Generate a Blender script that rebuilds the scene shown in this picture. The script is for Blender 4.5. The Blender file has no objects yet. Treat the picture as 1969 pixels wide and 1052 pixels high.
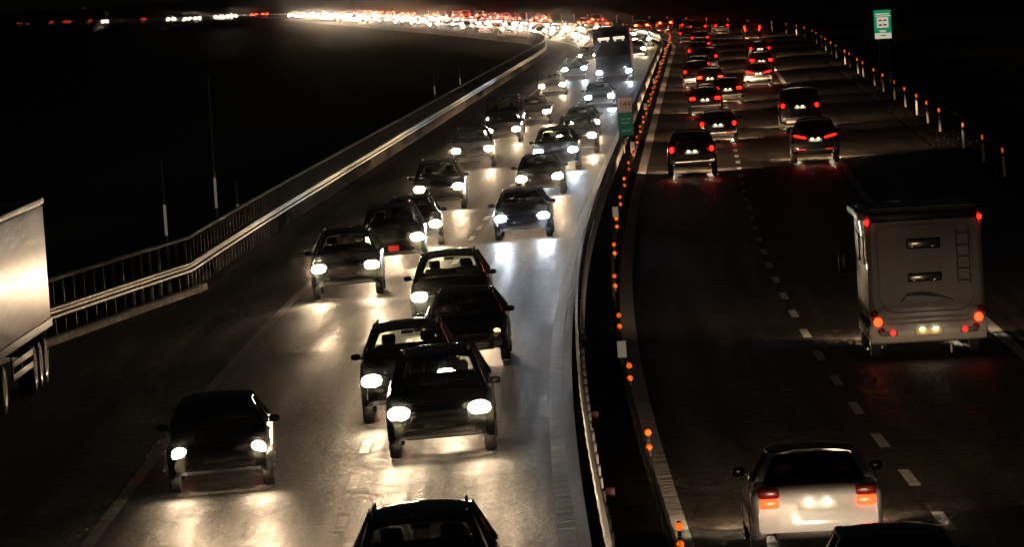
import bpy, bmesh, math, random
from mathutils import Vector, Matrix

random.seed(7)
scene = bpy.context.scene
C = scene.collection

# ------------------------------------------------------------------ camera
CAM_H = 8.0
cam_data = bpy.data.cameras.new('camera')
cam = bpy.data.objects.new('camera', cam_data)
C.objects.link(cam)
cam_data.sensor_fit = 'HORIZONTAL'
cam_data.sensor_width = 36.0
cam_data.lens = 12000.0 * 36.0 / 1969.0
cam_data.clip_start = 1.0
cam_data.clip_end = 12000.0
pitch, roll = math.radians(2.7719), math.atan(0.07)
F = Vector((0, math.cos(pitch), -math.sin(pitch)))
R0 = Vector((1, 0, 0))
U0 = Vector((0, math.sin(pitch), math.cos(pitch)))
Rv = R0 * math.cos(roll) - U0 * math.sin(roll)
Uv = R0 * math.sin(roll) + U0 * math.cos(roll)
m = Matrix((Rv, Uv, -F)).transposed().to_4x4()
m.translation = Vector((0, 0, CAM_H))
cam.matrix_world = m
scene.camera = cam

# ------------------------------------------------------------------ night sky and faint fill sun
world = bpy.data.worlds.new('World')
scene.world = world
world.use_nodes = True
wn = world.node_tree
sky = wn.nodes.new('ShaderNodeTexSky')
sky.sky_type = 'NISHITA'
sky.sun_disc = False
sky.sun_elevation = math.radians(24)
sky.sun_rotation = math.radians(200)
wn.links.new(sky.outputs[0], wn.nodes['Background'].inputs[0])
wn.nodes['Background'].inputs[1].default_value = 0.00035
sun_d = bpy.data.lights.new('faint_fill_sun', 'SUN')  # weak sun lamp added as fill to keep shadows off pure black
sun_d.energy = 0.006
sun_d.angle = math.radians(0.6)
sun_d.color = (1.0, 0.93, 0.85)
sun = bpy.data.objects.new('faint_fill_sun', sun_d)
sun.rotation_euler = (math.radians(66), 0, math.radians(200 - 180))
C.objects.link(sun)

vs = scene.view_settings
vs.view_transform = 'Standard'
vs.look = 'None'
vs.exposure = 0.0
vs.gamma = 1.0
vs.use_curve_mapping = False
cy = scene.cycles
cy.use_denoising = True
cy.max_bounces = 6
cy.transparent_max_bounces = 24
cy.glossy_bounces = 4
cy.diffuse_bounces = 3
cy.sample_clamp_indirect = 3.0
cy.caustics_reflective = False
cy.caustics_refractive = False
cy.use_light_tree = True
cy.use_adaptive_sampling = True
cy.adaptive_threshold = .03
cy.volume_bounces = 0

# ------------------------------------------------------------------ road alignment
KN = [(-300, -.004), (60, -.004), (100, .004), (140, .017), (170, .026), (220, .0325), (565, .0335),
      (735, -.062), (1200, -.067), (1530, -.068), (1800, -.17), (6000, -.17)]


def slope(Y):
    for (a, sa), (b, sb) in zip(KN, KN[1:]):
        if Y <= b:
            return sa + (sb - sa) * (Y - a) / (b - a)
    return KN[-1][1]


_XS = [0.0]
for i in range(0, 5200):
    _XS.append(_XS[-1] + slope(-299.5 + i))
_off = 2.06 - _XS[397]
_XS = [x + _off for x in _XS]


def X0(Y):
    t = Y + 300.0
    i = int(max(0, min(5198, math.floor(t))))
    return _XS[i] + (_XS[i + 1] - _XS[i]) * (t - i)


UC = -0.67


def crown(u):
    return -0.02 * max(0.0, abs(u - UC) - 0.4)


def rp(Y, u, z=0.0, c=True):
    th = math.atan(slope(Y))
    return Vector((X0(Y) + u * math.cos(th), Y - u * math.sin(th), z + (crown(u) if c else 0.0)))


def heading(Y):
    return math.atan(slope(Y))


def rows(y0, y1, f=0.03, mn=2.0):
    out = [y0]
    while out[-1] < y1:
        out.append(min(y1, out[-1] + max(mn, f * max(out[-1], 1))))
    return out


# ------------------------------------------------------------------ materials
def mat(name, col=(.5, .5, .5), rough=.5, metal=0.0, spec=.5, emit=None, estr=0.0, coat=0.0):
    mt = bpy.data.materials.new(name)
    mt.use_nodes = True
    b = mt.node_tree.nodes['Principled BSDF']
    b.inputs['Base Color'].default_value = (*col, 1)
    b.inputs['Roughness'].default_value = rough
    b.inputs['Metallic'].default_value = metal
    b.inputs['Specular IOR Level'].default_value = spec
    b.inputs['Coat Weight'].default_value = coat
    if emit:
        b.inputs['Emission Color'].default_value = (*emit, 1)
        b.inputs['Emission Strength'].default_value = estr
        mt.cycles.emission_sampling = 'NONE'
    return mt


def nd(nt, typ, **kw):
    n = nt.nodes.new(typ)
    for k, v in kw.items():
        if k.startswith('i_'):
            n.inputs[k[2:].replace('_', ' ')].default_value = v
        else:
            setattr(n, k, v)
    return n


def vary(mt, col_a, col_b, scale=3.0, rough=None, bump=0.0, bscale=60.0, coord='Object', detail=6.0, lo=.35, hi=.65, bdist=.01):
    nt = mt.node_tree
    b = nt.nodes['Principled BSDF']
    tc = nd(nt, 'ShaderNodeTexCoord')
    n = nd(nt, 'ShaderNodeTexNoise', i_Scale=scale, i_Detail=detail)
    nt.links.new(tc.outputs[coord], n.inputs['Vector'])
    r = nd(nt, 'ShaderNodeValToRGB')
    r.color_ramp.elements[0].position = lo
    r.color_ramp.elements[1].position = hi
    r.color_ramp.elements[0].color = (*col_a, 1)
    r.color_ramp.elements[1].color = (*col_b, 1)
    nt.links.new(n.outputs['Fac'], r.inputs[0])
    nt.links.new(r.outputs[0], b.inputs['Base Color'])
    if rough:
        mr = nd(nt, 'ShaderNodeMapRange')
        mr.inputs['To Min'].default_value = rough[0]
        mr.inputs['To Max'].default_value = rough[1]
        mr.inputs['From Min'].default_value = .3
        mr.inputs['From Max'].default_value = .7
        nt.links.new(n.outputs['Fac'], mr.inputs[0])
        nt.links.new(mr.outputs[0], b.inputs['Roughness'])
    if bump:
        n2 = nd(nt, 'ShaderNodeTexNoise', i_Scale=bscale, i_Detail=3.0)
        nt.links.new(tc.outputs[coord], n2.inputs['Vector'])
        bp = nd(nt, 'ShaderNodeBump', i_Strength=bump, i_Distance=bdist)
        nt.links.new(n2.outputs['Fac'], bp.inputs['Height'])
        nt.links.new(bp.outputs[0], b.inputs['Normal'])
    return mt


def asphalt(name):
    """UV = metres across / along the road: polished wheel tracks, patches, tar-sealed cracks, coarse grain."""
    mt = mat(name, (.04, .037, .034), .5, spec=.085)
    nt = mt.node_tree
    b = nt.nodes['Principled BSDF']
    L = nt.links.new
    uv = nd(nt, 'ShaderNodeUVMap')

    def noise(sx, sy, detail, rough=.6, dist=0.0):
        st = nd(nt, 'ShaderNodeMapping')
        st.inputs['Scale'].default_value = (sx, sy, 1)
        L(uv.outputs[0], st.inputs['Vector'])
        n = nd(nt, 'ShaderNodeTexNoise', i_Scale=1.0, i_Detail=detail, i_Roughness=rough, i_Distortion=dist)
        L(st.outputs[0], n.inputs['Vector'])
        return n

    def remap(src, a, c, lo, hi):
        mr = nd(nt, 'ShaderNodeMapRange')
        for k, v in (('From Min', a), ('From Max', c), ('To Min', lo), ('To Max', hi)):
            mr.inputs[k].default_value = v
        L(src, mr.inputs[0])
        return mr.outputs[0]

    def op(kind, x, y):
        n = nd(nt, 'ShaderNodeMath', operation=kind)
        for i, v in enumerate((x, y)):
            if isinstance(v, (int, float)):
                n.inputs[i].default_value = v
            else:
                L(v, n.inputs[i])
        return n.outputs[0]
    streak = noise(1.7, .03, 4.0).outputs['Fac']            # long polished tracks
    patch = noise(.22, .05, 5.0).outputs['Fac']             # resurfaced patches
    mottle = noise(2.6, 1.1, 8.0, .72).outputs['Fac']       # worn aggregate
    grain = noise(9, 3.2, 4.0, .75).outputs['Fac']
    # tar-sealed cracks: thin wandering lines
    st = nd(nt, 'ShaderNodeMapping')
    st.inputs['Scale'].default_value = (.34, .07, 1)
    L(uv.outputs[0], st.inputs['Vector'])
    wob = nd(nt, 'ShaderNodeTexNoise', i_Scale=1.3, i_Detail=3.0)
    L(st.outputs[0], wob.inputs['Vector'])
    mxv = nd(nt, 'ShaderNodeMix', data_type='RGBA')
    mxv.inputs[0].default_value = .35
    L(st.outputs[0], mxv.inputs[6])
    L(wob.outputs['Color'], mxv.inputs[7])
    vo = nd(nt, 'ShaderNodeTexVoronoi', feature='DISTANCE_TO_EDGE', i_Scale=1.0)
    L(mxv.outputs[2], vo.inputs['Vector'])
    crack = remap(vo.outputs['Distance'], .004, .011, 1.0, 0.0)
    v = op('MULTIPLY', remap(streak, .3, .7, .6, 1.4), remap(patch, .3, .7, .75, 1.25))
    v = op('MULTIPLY', v, remap(mottle, .32, .68, .35, 1.65))
    v = op('MULTIPLY', v, remap(grain, .3, .7, .35, 1.65))
    v = op('MULTIPLY', v, op('SUBTRACT', 1.0, op('MULTIPLY', crack, .13)))
    mc = nd(nt, 'ShaderNodeMix', data_type='RGBA', blend_type='MULTIPLY')
    mc.inputs[0].default_value = 1.0
    mc.inputs[6].default_value = (.068, .061, .052, 1)
    cb = nd(nt, 'ShaderNodeCombineColor')
    for k in range(3):
        L(v, cb.inputs[k])
    L(cb.outputs[0], mc.inputs[7])
    L(mc.outputs[2], b.inputs['Base Color'])
    r = op('ADD', remap(streak, .32, .68, .36, .60), remap(mottle, .3, .7, -.09, .09))
    r = op('ADD', r, op('MULTIPLY', crack, .04))
    L(r, b.inputs['Roughness'])
    hgt = op('ADD', op('MULTIPLY', mottle, 1.0), op('MULTIPLY', grain, .35))
    bp = nd(nt, 'ShaderNodeBump', i_Strength=.8, i_Distance=.05)
    L(hgt, bp.inputs['Height'])
    L(bp.outputs[0], b.inputs['Normal'])
    return mt


M = {}
M['asphalt'] = asphalt('asphalt')
M['ground'] = vary(mat('field_grass', rough=.95, spec=.1), (.012, .014, .007), (.035, .034, .018), .35, bump=.5, bscale=9)
M['verge'] = vary(mat('verge_soil', rough=.95, spec=.1), (.022, .024, .011), (.06, .055, .03), 1.2, bump=.6, bscale=12)
M['median'] = vary(mat('median_soil', rough=1.0, spec=.0), (.006, .0055, .0045), (.014, .012, .010), 1.0, bump=.4, bscale=14)
M['paint'] = vary(mat('road_paint', rough=.6, spec=.8), (.64, .62, .57), (.88, .85, .79), 2.2, rough=(.36, .5), bump=.8, bscale=2.4, bdist=.06)
M['old_paint'] = vary(mat('worn_road_paint', rough=.6, spec=.5), (.24, .225, .20), (.58, .55, .50), 2.8, rough=(.38, .55), bump=.8, bscale=2.4, bdist=.06)
M['rumble'] = vary(mat('rumble_strip', rough=.5, spec=.13), (.07, .064, .055), (.13, .118, .10), 2.0, rough=(.42, .55))
M['steel'] = vary(mat('galvanised_steel', rough=.45, metal=.55), (.14, .13, .112), (.27, .25, .22), 2.5, rough=(.35, .55))
M['dark_steel'] = vary(mat('weathered_steel', rough=.55, metal=.4), (.10, .095, .085), (.22, .205, .18), 3.0, rough=(.45, .65))
M['concrete'] = vary(mat('kerb_concrete', rough=.85), (.42, .38, .32), (.66, .60, .52), 3.0, bump=.4, bscale=25)
M['white_plastic'] = vary(mat('white_plastic', rough=.45), (.55, .54, .50), (.74, .72, .68), 4.0)
M['black_plastic'] = mat('black_plastic', (.015, .015, .015), .5)
M['amber'] = mat('amber_reflector', (.9, .25, .02), .3, emit=(1.0, .13, .008), estr=1.2)  # no lamp: emission stands in for headlamp light sent back
_nt = M['amber'].node_tree
_oi = nd(_nt, 'ShaderNodeObjectInfo')
_mr = nd(_nt, 'ShaderNodeMapRange')
_mr.inputs['To Min'].default_value = .35
_mr.inputs['To Max'].default_value = 1.4
_nt.links.new(_oi.outputs['Random'], _mr.inputs[0])
_nt.links.new(_mr.outputs[0], _nt.nodes['Principled BSDF'].inputs['Emission Strength'])
M['red_reflector'] = mat('red_reflector', (.16, .012, .01), .4)
M['white_reflector'] = mat('white_reflector', (.85, .82, .74), .35, emit=(1.0, .88, .68), estr=.10)  # faint emission in place of retroreflected headlamp light
M['tyre'] = mat('tyre_rubber', (.018, .018, .018), .75)
M['rim'] = mat('alloy_rim', (.35, .35, .36), .32, metal=.9)
M['trim'] = mat('black_trim', (.014, .014, .015), .4)
M['interior'] = mat('dark_interior', (.02, .019, .018), .8)
M['chrome'] = mat('chrome', (.6, .6, .6), .15, metal=1.0)
M['plate'] = mat('number_plate', (.78, .76, .70), .45)
M['ink'] = mat('black_ink', (.02, .02, .02), .6)
M['sign_green'] = mat('sign_green', (.01, .22, .10), .4, emit=(.01, .34, .16), estr=.55)  # sign face is not lit inside; emission imitates returned headlamp light
M['sign_white'] = mat('sign_white', (.8, .76, .68), .4, emit=(1.0, .86, .66), estr=.55)  # same imitated headlamp return as the green face
M['sign_dimwhite'] = mat('kilometre_sign_white', (.72, .55, .47), .45, emit=(.9, .46, .34), estr=.13)  # weak emission imitates headlamp light on the kilometre sign
M['sign_dimgreen'] = mat('kilometre_sign_green', (.02, .20, .11), .45, emit=(.03, .20, .10), estr=.14)  # headlamp light on the panel put in as emission
M['sign_palegreen'] = mat('kilometre_sign_lettering', (.25, .45, .34), .45, emit=(.12, .28, .19), estr=.3)  # lettering brightened by emission, as if caught by headlamps
M['camper_shell'] = vary(mat('camper_shell', rough=.4, coat=.3), (.58, .56, .53), (.70, .68, .645), 1.3, rough=(.33, .45))
M['camper_dark'] = mat('camper_graphic', (.03, .03, .03), .4)
M['tarpaulin'] = vary(mat('white_tarpaulin', rough=.35, coat=.2), (.66, .62, .55), (.82, .78, .71), 1.1, rough=(.28, .45))
M['head_warm'] = mat('headlamp_warm', (.9, .9, .9), .2, emit=(1.0, .84, .58), estr=90)
M['head_cold'] = mat('headlamp_xenon', (.9, .9, .9), .2, emit=(.74, .90, 1.0), estr=100)
M['far_warm'] = mat('far_headlamp_warm', (.9, .9, .9), .2, emit=(1.0, .82, .55), estr=420)
M['far_cold'] = mat('far_headlamp_xenon', (.9, .9, .9), .2, emit=(.76, .90, 1.0), estr=420)
M['front_plate'] = mat('darkened_front_plate', (.07, .066, .06), .6)  # colour darkened so the front plates look unlit
M['head_dim'] = mat('sidelamp_amber', (.9, .8, .6), .2, emit=(1.0, .58, .20), estr=3.2)
M['tail'] = mat('tail_lamp', (.5, .02, .02), .25, emit=(1.0, .008, .004), estr=6.5)
M['tail_hot'] = mat('tail_lamp_hot', (.5, .05, .02), .25, emit=(1.0, .032, .006), estr=7)
M['tail_far'] = mat('far_tail_lamp', (.5, .02, .02), .25, emit=(1.0, .025, .006), estr=60)
M['tail_dim'] = mat('tail_lamp_unlit', (.32, .015, .01), .25, coat=.5)
M['fog_red'] = mat('rear_reflector_red', (.5, .02, .02), .3, emit=(1.0, .03, .02), estr=.9)  # weak emission makes these red reflectors glow
M['visor_light'] = mat('cab_glow_panel', (.8, .78, .7), .4, emit=(1.0, .90, .66), estr=.85)  # pale panels glow by weak emission
M['plate_lamp'] = mat('plate_lamp', (.9, .9, .8), .3, emit=(1.0, .88, .62), estr=6)


def paint(name, col, metal=.5, rough=.32):
    mt = mat(name, col, rough, metal=metal, coat=.7)
    mt.node_tree.nodes['Principled BSDF'].inputs['Coat Roughness'].default_value = .06
    a = tuple(c * .88 for c in col)
    vary(mt, a, col, 5.0, rough=(rough - .05, rough + .08))
    return mt


PAINT = {
    'black': paint('black_paint', (.012, .012, .013)),
    'graphite': paint('graphite_paint', (.022, .022, .024)),
    'grey': paint('grey_paint', (.06, .06, .063)),
    'silver': paint('silver_paint', (.36, .36, .37), .7),
    'blue': paint('navy_paint', (.02, .03, .075)),
    'wine': paint('wine_paint', (.08, .015, .015)),
    'white': paint('white_paint', (.74, .72, .68), .0),
}


def glass(name, tint=(.62, .68, .64)):
    mt = bpy.data.materials.new(name)
    mt.use_nodes = True
    nt = mt.node_tree
    nt.nodes.clear()
    o = nd(nt, 'ShaderNodeOutputMaterial')
    tr = nd(nt, 'ShaderNodeBsdfTransparent')
    tr.inputs[0].default_value = (*tint, 1)
    gl = nd(nt, 'ShaderNodeBsdfGlossy')
    gl.inputs['Roughness'].default_value = .04
    fr = nd(nt, 'ShaderNodeFresnel', i_IOR=1.5)
    mx = nd(nt, 'ShaderNodeMixShader')
    nt.links.new(fr.outputs[0], mx.inputs[0])
    nt.links.new(tr.outputs[0], mx.inputs[1])
    nt.links.new(gl.outputs[0], mx.inputs[2])
    nt.links.new(mx.outputs[0], o.inputs[0])
    return mt


M['glass'] = glass('car_glass', (.86, .92, .88))
M['dark_glass'] = glass('tinted_glass', (.16, .17, .17))


# ------------------------------------------------------------------ mesh helpers
def finish(bm, name, mats, smooth=True, angle=35):
    bmesh.ops.remove_doubles(bm, verts=bm.verts, dist=1e-5)
    bmesh.ops.recalc_face_normals(bm, faces=bm.faces)
    me = bpy.data.meshes.new(name)
    bm.to_mesh(me)
    bm.free()
    for x in (mats if isinstance(mats, (list, tuple)) else [mats]):
        me.materials.append(x)
    if smooth:
        for p in me.polygons:
            p.use_smooth = True
        me.set_sharp_from_angle(angle=math.radians(angle))
    return me


def box(bm, c, s, rot=None, bev=0.0, mi=0):
    r = bmesh.ops.create_cube(bm, size=1.0)
    vv = r['verts']
    mt = Matrix.Translation(Vector(c)) @ (rot.to_4x4() if rot else Matrix()) @ Matrix.Diagonal((*s, 1))
    bmesh.ops.transform(bm, matrix=mt, verts=vv)
    fs = set(f for v in vv for f in v.link_faces)
    for f in fs:
        f.material_index = mi
    if bev:
        es = list(set(e for v in vv for e in v.link_edges))
        bmesh.ops.bevel(bm, geom=es, offset=bev, segments=2, affect='EDGES', profile=.6)
    return vv


def bar(bm, a, b, w, h, up=Vector((0, 0, 1)), mi=0):
    a, b = Vector(a), Vector(b)
    d = (b - a)
    ln = d.length
    d.normalize()
    x = d.cross(up)
    if x.length < 1e-4:
        x = Vector((1, 0, 0))
    x.normalize()
    y = x.cross(d)
    rot = Matrix((x, d, y)).transposed()
    box(bm, (a + b) / 2, (w, ln, h), rot, mi=mi)


def ellipsoid(bm, c, r, rot=None, power=.7, n=14, mi=0):
    """rounded super-ellipsoid lens"""
    res = bmesh.ops.create_uvsphere(bm, u_segments=n, v_segments=max(6, n // 2 + 1), radius=1.0)
    for v in res['verts']:
        co = v.co
        v.co = Vector([math.copysign(abs(t) ** power, t) for t in co])
    mt = Matrix.Translation(Vector(c)) @ (rot.to_4x4() if rot else Matrix()) @ Matrix.Diagonal((*r, 1))
    bmesh.ops.transform(bm, matrix=mt, verts=res['verts'])
    for f in set(f for v in res['verts'] for f in v.link_faces):
        f.material_index = mi


def lathe_x(bm, prof, c, n=20, mi=0):
    """profile of (x, r) spun round the local X axis"""
    ring = []
    for x, r in prof:
        ring.append([bm.verts.new((c[0] + x, c[1] + r * math.cos(2 * math.pi * k / n), c[2] + r * math.sin(2 * math.pi * k / n))) for k in range(n)])
    for a, b in zip(ring, ring[1:]):
        for k in range(n):
            f = bm.faces.new((a[k], a[(k + 1) % n], b[(k + 1) % n], b[k]))
            f.material_index = mi
    for rg in (ring[0], ring[-1]):
        try:
            f = bm.faces.new(rg)
            f.material_index = mi
        except ValueError:
            pass


def tube_z(bm, r0, r1, z0, z1, n=10, c=(0, 0), mi=0):
    a = [bm.verts.new((c[0] + r0 * math.cos(2 * math.pi * k / n), c[1] + r0 * math.sin(2 * math.pi * k / n), z0)) for k in range(n)]
    b = [bm.verts.new((c[0] + r1 * math.cos(2 * math.pi * k / n), c[1] + r1 * math.sin(2 * math.pi * k / n), z1)) for k in range(n)]
    for k in range(n):
        bm.faces.new((a[k], a[(k + 1) % n], b[(k + 1) % n], b[k])).material_index = mi
    bm.faces.new(a).material_index = mi
    bm.faces.new(b).material_index = mi


def quad_grid(bm, p00, p10, p01, p11, nu, nv, bulge=Vector((0, 0, 0)), thick=None, mi=0):
    p00, p10, p01, p11 = map(Vector, (p00, p10, p01, p11))
    g = []
    for j in range(nv + 1):
        row = []
        for i in range(nu + 1):
            u, v = i / nu, j / nv
            p = (p00 * (1 - u) + p10 * u) * (1 - v) + (p01 * (1 - u) + p11 * u) * v
            p = p + bulge * (1 - (2 * u - 1) ** 2) * (.6 + .4 * (1 - (2 * v - 1) ** 2))
            row.append(bm.verts.new(p))
        g.append(row)
    for j in range(nv):
        for i in range(nu):
            bm.faces.new((g[j][i], g[j][i + 1], g[j + 1][i + 1], g[j + 1][i])).material_index = mi
    return g


def lofted(bm, secs, mi=None, cap=True):
    rg = [[bm.verts.new(p) for p in s] for s in secs]
    n = len(secs[0])
    for k, (a, b) in enumerate(zip(rg, rg[1:])):
        for i in range(n - 1):
            f = bm.faces.new((a[i], a[i + 1], b[i + 1], b[i]))
            if mi:
                f.material_index = mi(k, i)
    if cap:
        bm.faces.new(rg[0])
        bm.faces.new(list(reversed(rg[-1])))
    return rg


def obj(name, me, parent=None, loc=None, rot=None):
    o = bpy.data.objects.new(name, me)
    C.objects.link(o)
    if loc is not None:
        o.location = loc
    if rot is not None:
        o.rotation_euler = rot
    if parent is not None:
        o.parent = parent
    return o


def tag(o, label, cat, group=None):
    o['label'] = label
    o['category'] = cat
    if group:
        o['group'] = group
    return o


def struct(name, me, parent=None):
    o = obj(name, me, parent)
    if parent is None:
        o['kind'] = 'structure'
    return o


def sweep(pts, prof, name, material, closed=False):
    """profile of (du, z) carried along road stations pts = [(Y, u)]"""
    bm = bmesh.new()
    rg = []
    for Y, u in pts:
        base = rp(Y, u)
        th = heading(Y)
        rg.append([bm.verts.new(base + Vector((du * math.cos(th), -du * math.sin(th), z))) for du, z in prof])
    n = len(prof)
    for a, b in zip(rg, rg[1:]):
        for i in range(n if closed else n - 1):
            j = (i + 1) % n
            bm.faces.new((a[i], a[j], b[j], b[i]))
    if closed:
        bm.faces.new(rg[0])
        bm.faces.new(list(reversed(rg[-1])))
    return finish(bm, name, material)


# ------------------------------------------------------------------ ground and road
def barrier_u(Y):
    """left edge of the left carriageway: a lay-by opens towards the camera"""
    if Y > 172:
        return -12.05
    if Y > 132:
        t = (172 - Y) / 40.0
        return -12.05 - 4.1 * t
    return -16.15


bm = bmesh.new()
S = 7000
g = [bm.verts.new(p) for p in ((-S, -600, -1.6), (S, -600, -1.6), (S, 9000, -1.6), (-S, 9000, -1.6))]
bm.faces.new(g)
struct('ground', finish(bm, 'ground', M['ground'], False))


def ribbon(name, stations, ufun, material, nu=1, dz=0.0):
    bm = bmesh.new()
    uvl = bm.loops.layers.uv.new('UVMap')
    rg = []
    for Y in stations:
        a, b = ufun(Y)
        us = [a + (b - a) * i / nu for i in range(nu + 1)]
        rg.append([(bm.verts.new(rp(Y, u, dz)), u, Y) for u in us])
    for a, b in zip(rg, rg[1:]):
        for i in range(nu):
            q = (a[i], a[i + 1], b[i + 1], b[i])
            f = bm.faces.new([t[0] for t in q])
            for lp, t in zip(f.loops, q):
                lp[uvl].uv = (t[1], t[2])
    bmesh.ops.recalc_face_normals(bm, faces=bm.faces)
    for f in bm.faces:
        if f.normal.z < 0:
            f.normal_flip()
    me = bpy.data.meshes.new(name)
    bm.to_mesh(me)
    bm.free()
    me.materials.append(material)
    return me


ST = rows(-40, 2700, .02, 3.0)
road = struct('road', ribbon('road', ST, lambda Y: (barrier_u(Y) - .35, -1.2), M['asphalt'], 4))
road_r = struct('road', ribbon('road_out', ST, lambda Y: (-.16, 11.6), M['asphalt'], 4))
# raised kerbed median between the carriageways
struct('median_strip', sweep([(Y, UC) for Y in ST], [(-.53, -.06), (-.53, .09), (-.5, .11), (.48, .11), (.51, .09), (.51, -.06)], 'median_strip', M['median']))
# verges fall away from the pavement edges
struct('verge', sweep([(Y, 11.6) for Y in ST], [(0, -.012), (1.2, -.03), (3.0, -.3), (7.0, -1.35), (30.0, -1.45)], 'verge_right', M['verge']))
struct('verge', sweep([(Y, barrier_u(Y) - .35) for Y in ST], [(0, -.012), (-.8, -.05), (-3.5, -.9), (-7, -1.3), (-30, -1.4)], 'verge_left', M['verge']))


def line_piece(y0, y1, u, w, material, name):
    n = max(1, int((y1 - y0) / 6))
    return ribbon(name, [y0 + (y1 - y0) * i / n for i in range(n + 1)], lambda Y: (u - w / 2, u + w / 2), material, 1, .004)


def long_line(u, w, material, name, parent, y0=-30, y1=1500):
    obj(name, ribbon(name, rows(y0, y1, .015, 2.0), lambda Y: (u - w / 2, u + w / 2), material, 1, .005), parent)


long_line(.03, .32, M['paint'], 'edge_line', road_r)
long_line(7.62, .27, M['paint'], 'edge_line', road_r)
long_line(-8.68, .22, M['old_paint'], 'edge_line', road)
long_line(-1.52, .26, M['old_paint'], 'edge_line', road)
for u, par, y_first in ((3.74, road_r, 40.3), (-4.86, road, 39.2)):
    Y = y_first
    rest = []
    while Y < 900:
        if Y < 430:
            obj('lane_dash', line_piece(Y, Y + 3.0, u, .17, M['paint'], 'lane_dash'), par)
        else:
            rest.append(Y)
        Y += 7.5
    bm = bmesh.new()
    for Y in rest:
        vv = [bm.verts.new(rp(a, b, .006)) for a, b in ((Y, u - .09), (Y, u + .09), (Y + 3, u + .09), (Y + 3, u - .09))]
        bm.faces.new(vv)
    o = obj('far_lane_dashes', finish(bm, 'far_lane_dashes', M['paint'], False), par)
    o['kind'] = 'stuff'
# lay-by kerb stones
Y = 128.0
kerb_root = tag(obj('kerb', None, None, rp(150, -14.0)), 'pale concrete kerb of the lay-by under the tall guard rail', 'kerb')
kerb_root['kind'] = 'structure'
while Y < 171:
    me = sweep([(Y, barrier_u(Y) + .28), (Y + 1.45, barrier_u(Y + 1.45) + .28), (Y + 2.93, barrier_u(Y + 2.93) + .28)],
               [(-.13, -.02), (-.13, .14), (-.10, .165), (.09, .165), (.12, .13), (.13, -.02)], 'kerb_stone', M['concrete'], True)
    o = obj('kerb_stone', me, kerb_root)
    o.matrix_parent_inverse = Matrix.Translation(-kerb_root.location)
    Y += 2.97

# ------------------------------------------------------------------ guard rails
WPROF = [(0, .84), (.055, .80), (.055, .755), (.0, .70), (.0, .655), (.055, .60), (.055, .555), (0, .515), (-.008, .515), (-.008, .84)]


def place_child(o, root):
    o.parent = root
    o.matrix_parent_inverse = Matrix.Translation(-root.location)


lb = tag(obj('guard_rail', None, None, rp(132, barrier_u(132))), 'tall two-rail steel guard rail with close posts along the dark verge', 'guard rail')
stn = rows(118, 2500, .012, 2.0)
side = [(y, barrier_u(y)) for y in stn]
place_child(obj('corrugated_beam', sweep(side, [(a, z) for a, z in WPROF], 'corrugated_beam', M['steel'], True)), lb)
circ = [(.065 * math.cos(2 * math.pi * k / 8), 1.5 + .065 * math.sin(2 * math.pi * k / 8)) for k in range(8)]
place_child(obj('top_rail', sweep(side, circ, 'top_rail', M['steel'], True)), lb)
bm = bmesh.new()
box(bm, (0, 0, .73), (.09, .07, 1.5), bev=.008)
box(bm, (.02, 0, 1.45), (.10, .09, .05))
post_me = finish(bm, 'post', M['dark_steel'])
Y = 118.5
k = 0
rest = []
while Y < 1100:
    if k < 200:
        o = obj('post', post_me, None, rp(Y, barrier_u(Y) - .09), (0, 0, -heading(Y)))
        place_child(o, lb)
        Y += 1.333
        k += 1
    else:
        rest.append(Y)
        Y += 2.666
bm = bmesh.new()
for Y in rest:
    box(bm, rp(Y, barrier_u(Y) - .09, .73), (.09, .07, 1.5))
o = obj('far_posts', finish(bm, 'far_posts', M['dark_steel'], False))
o['kind'] = 'stuff'
place_child(o, lb)

mb = tag(obj('median_barrier', None, None, rp(80, UC)), 'double-sided steel crash barrier dividing the two carriageways', 'crash barrier')
for uu, sg in ((-1.02, -1), (-.28, 1)):
    prof = [(sg * a, z) for a, z in WPROF]
    Y = 52.0
    while Y < 200:
        # each beam laps the next one, so the line steps slightly at every joint
        me = sweep([(Y, uu), (Y + 1.1, uu + sg * .004), (Y + 2.28, uu + sg * .012)], prof, 'beam', M['steel'], True)
        place_child(obj('beam', me), mb)
        Y += 2.25
    place_child(obj('long_beam', sweep([(y, uu) for y in rows(200.6, 2400, .012, 3.0)], prof, 'long_beam', M['steel'], True)), mb)
bm = bmesh.new()
box(bm, (0, 0, .26), (.07, .06, .52), bev=.006)
mpost = finish(bm, 'post', M['black_plastic'])
Y = 53.0
rest = []
while Y < 900:
    if Y < 330:
        place_child(obj('post', mpost, None, rp(Y, -.96), (0, 0, -heading(Y))), mb)
    else:
        rest.append(Y)
    Y += 2.25
bm = bmesh.new()
for Y in rest:
    box(bm, rp(Y, -.96, .26), (.07, .06, .52))
o = obj('far_posts', finish(bm, 'far_posts', M['dark_steel'], False))
o['kind'] = 'stuff'
place_child(o, mb)
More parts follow.
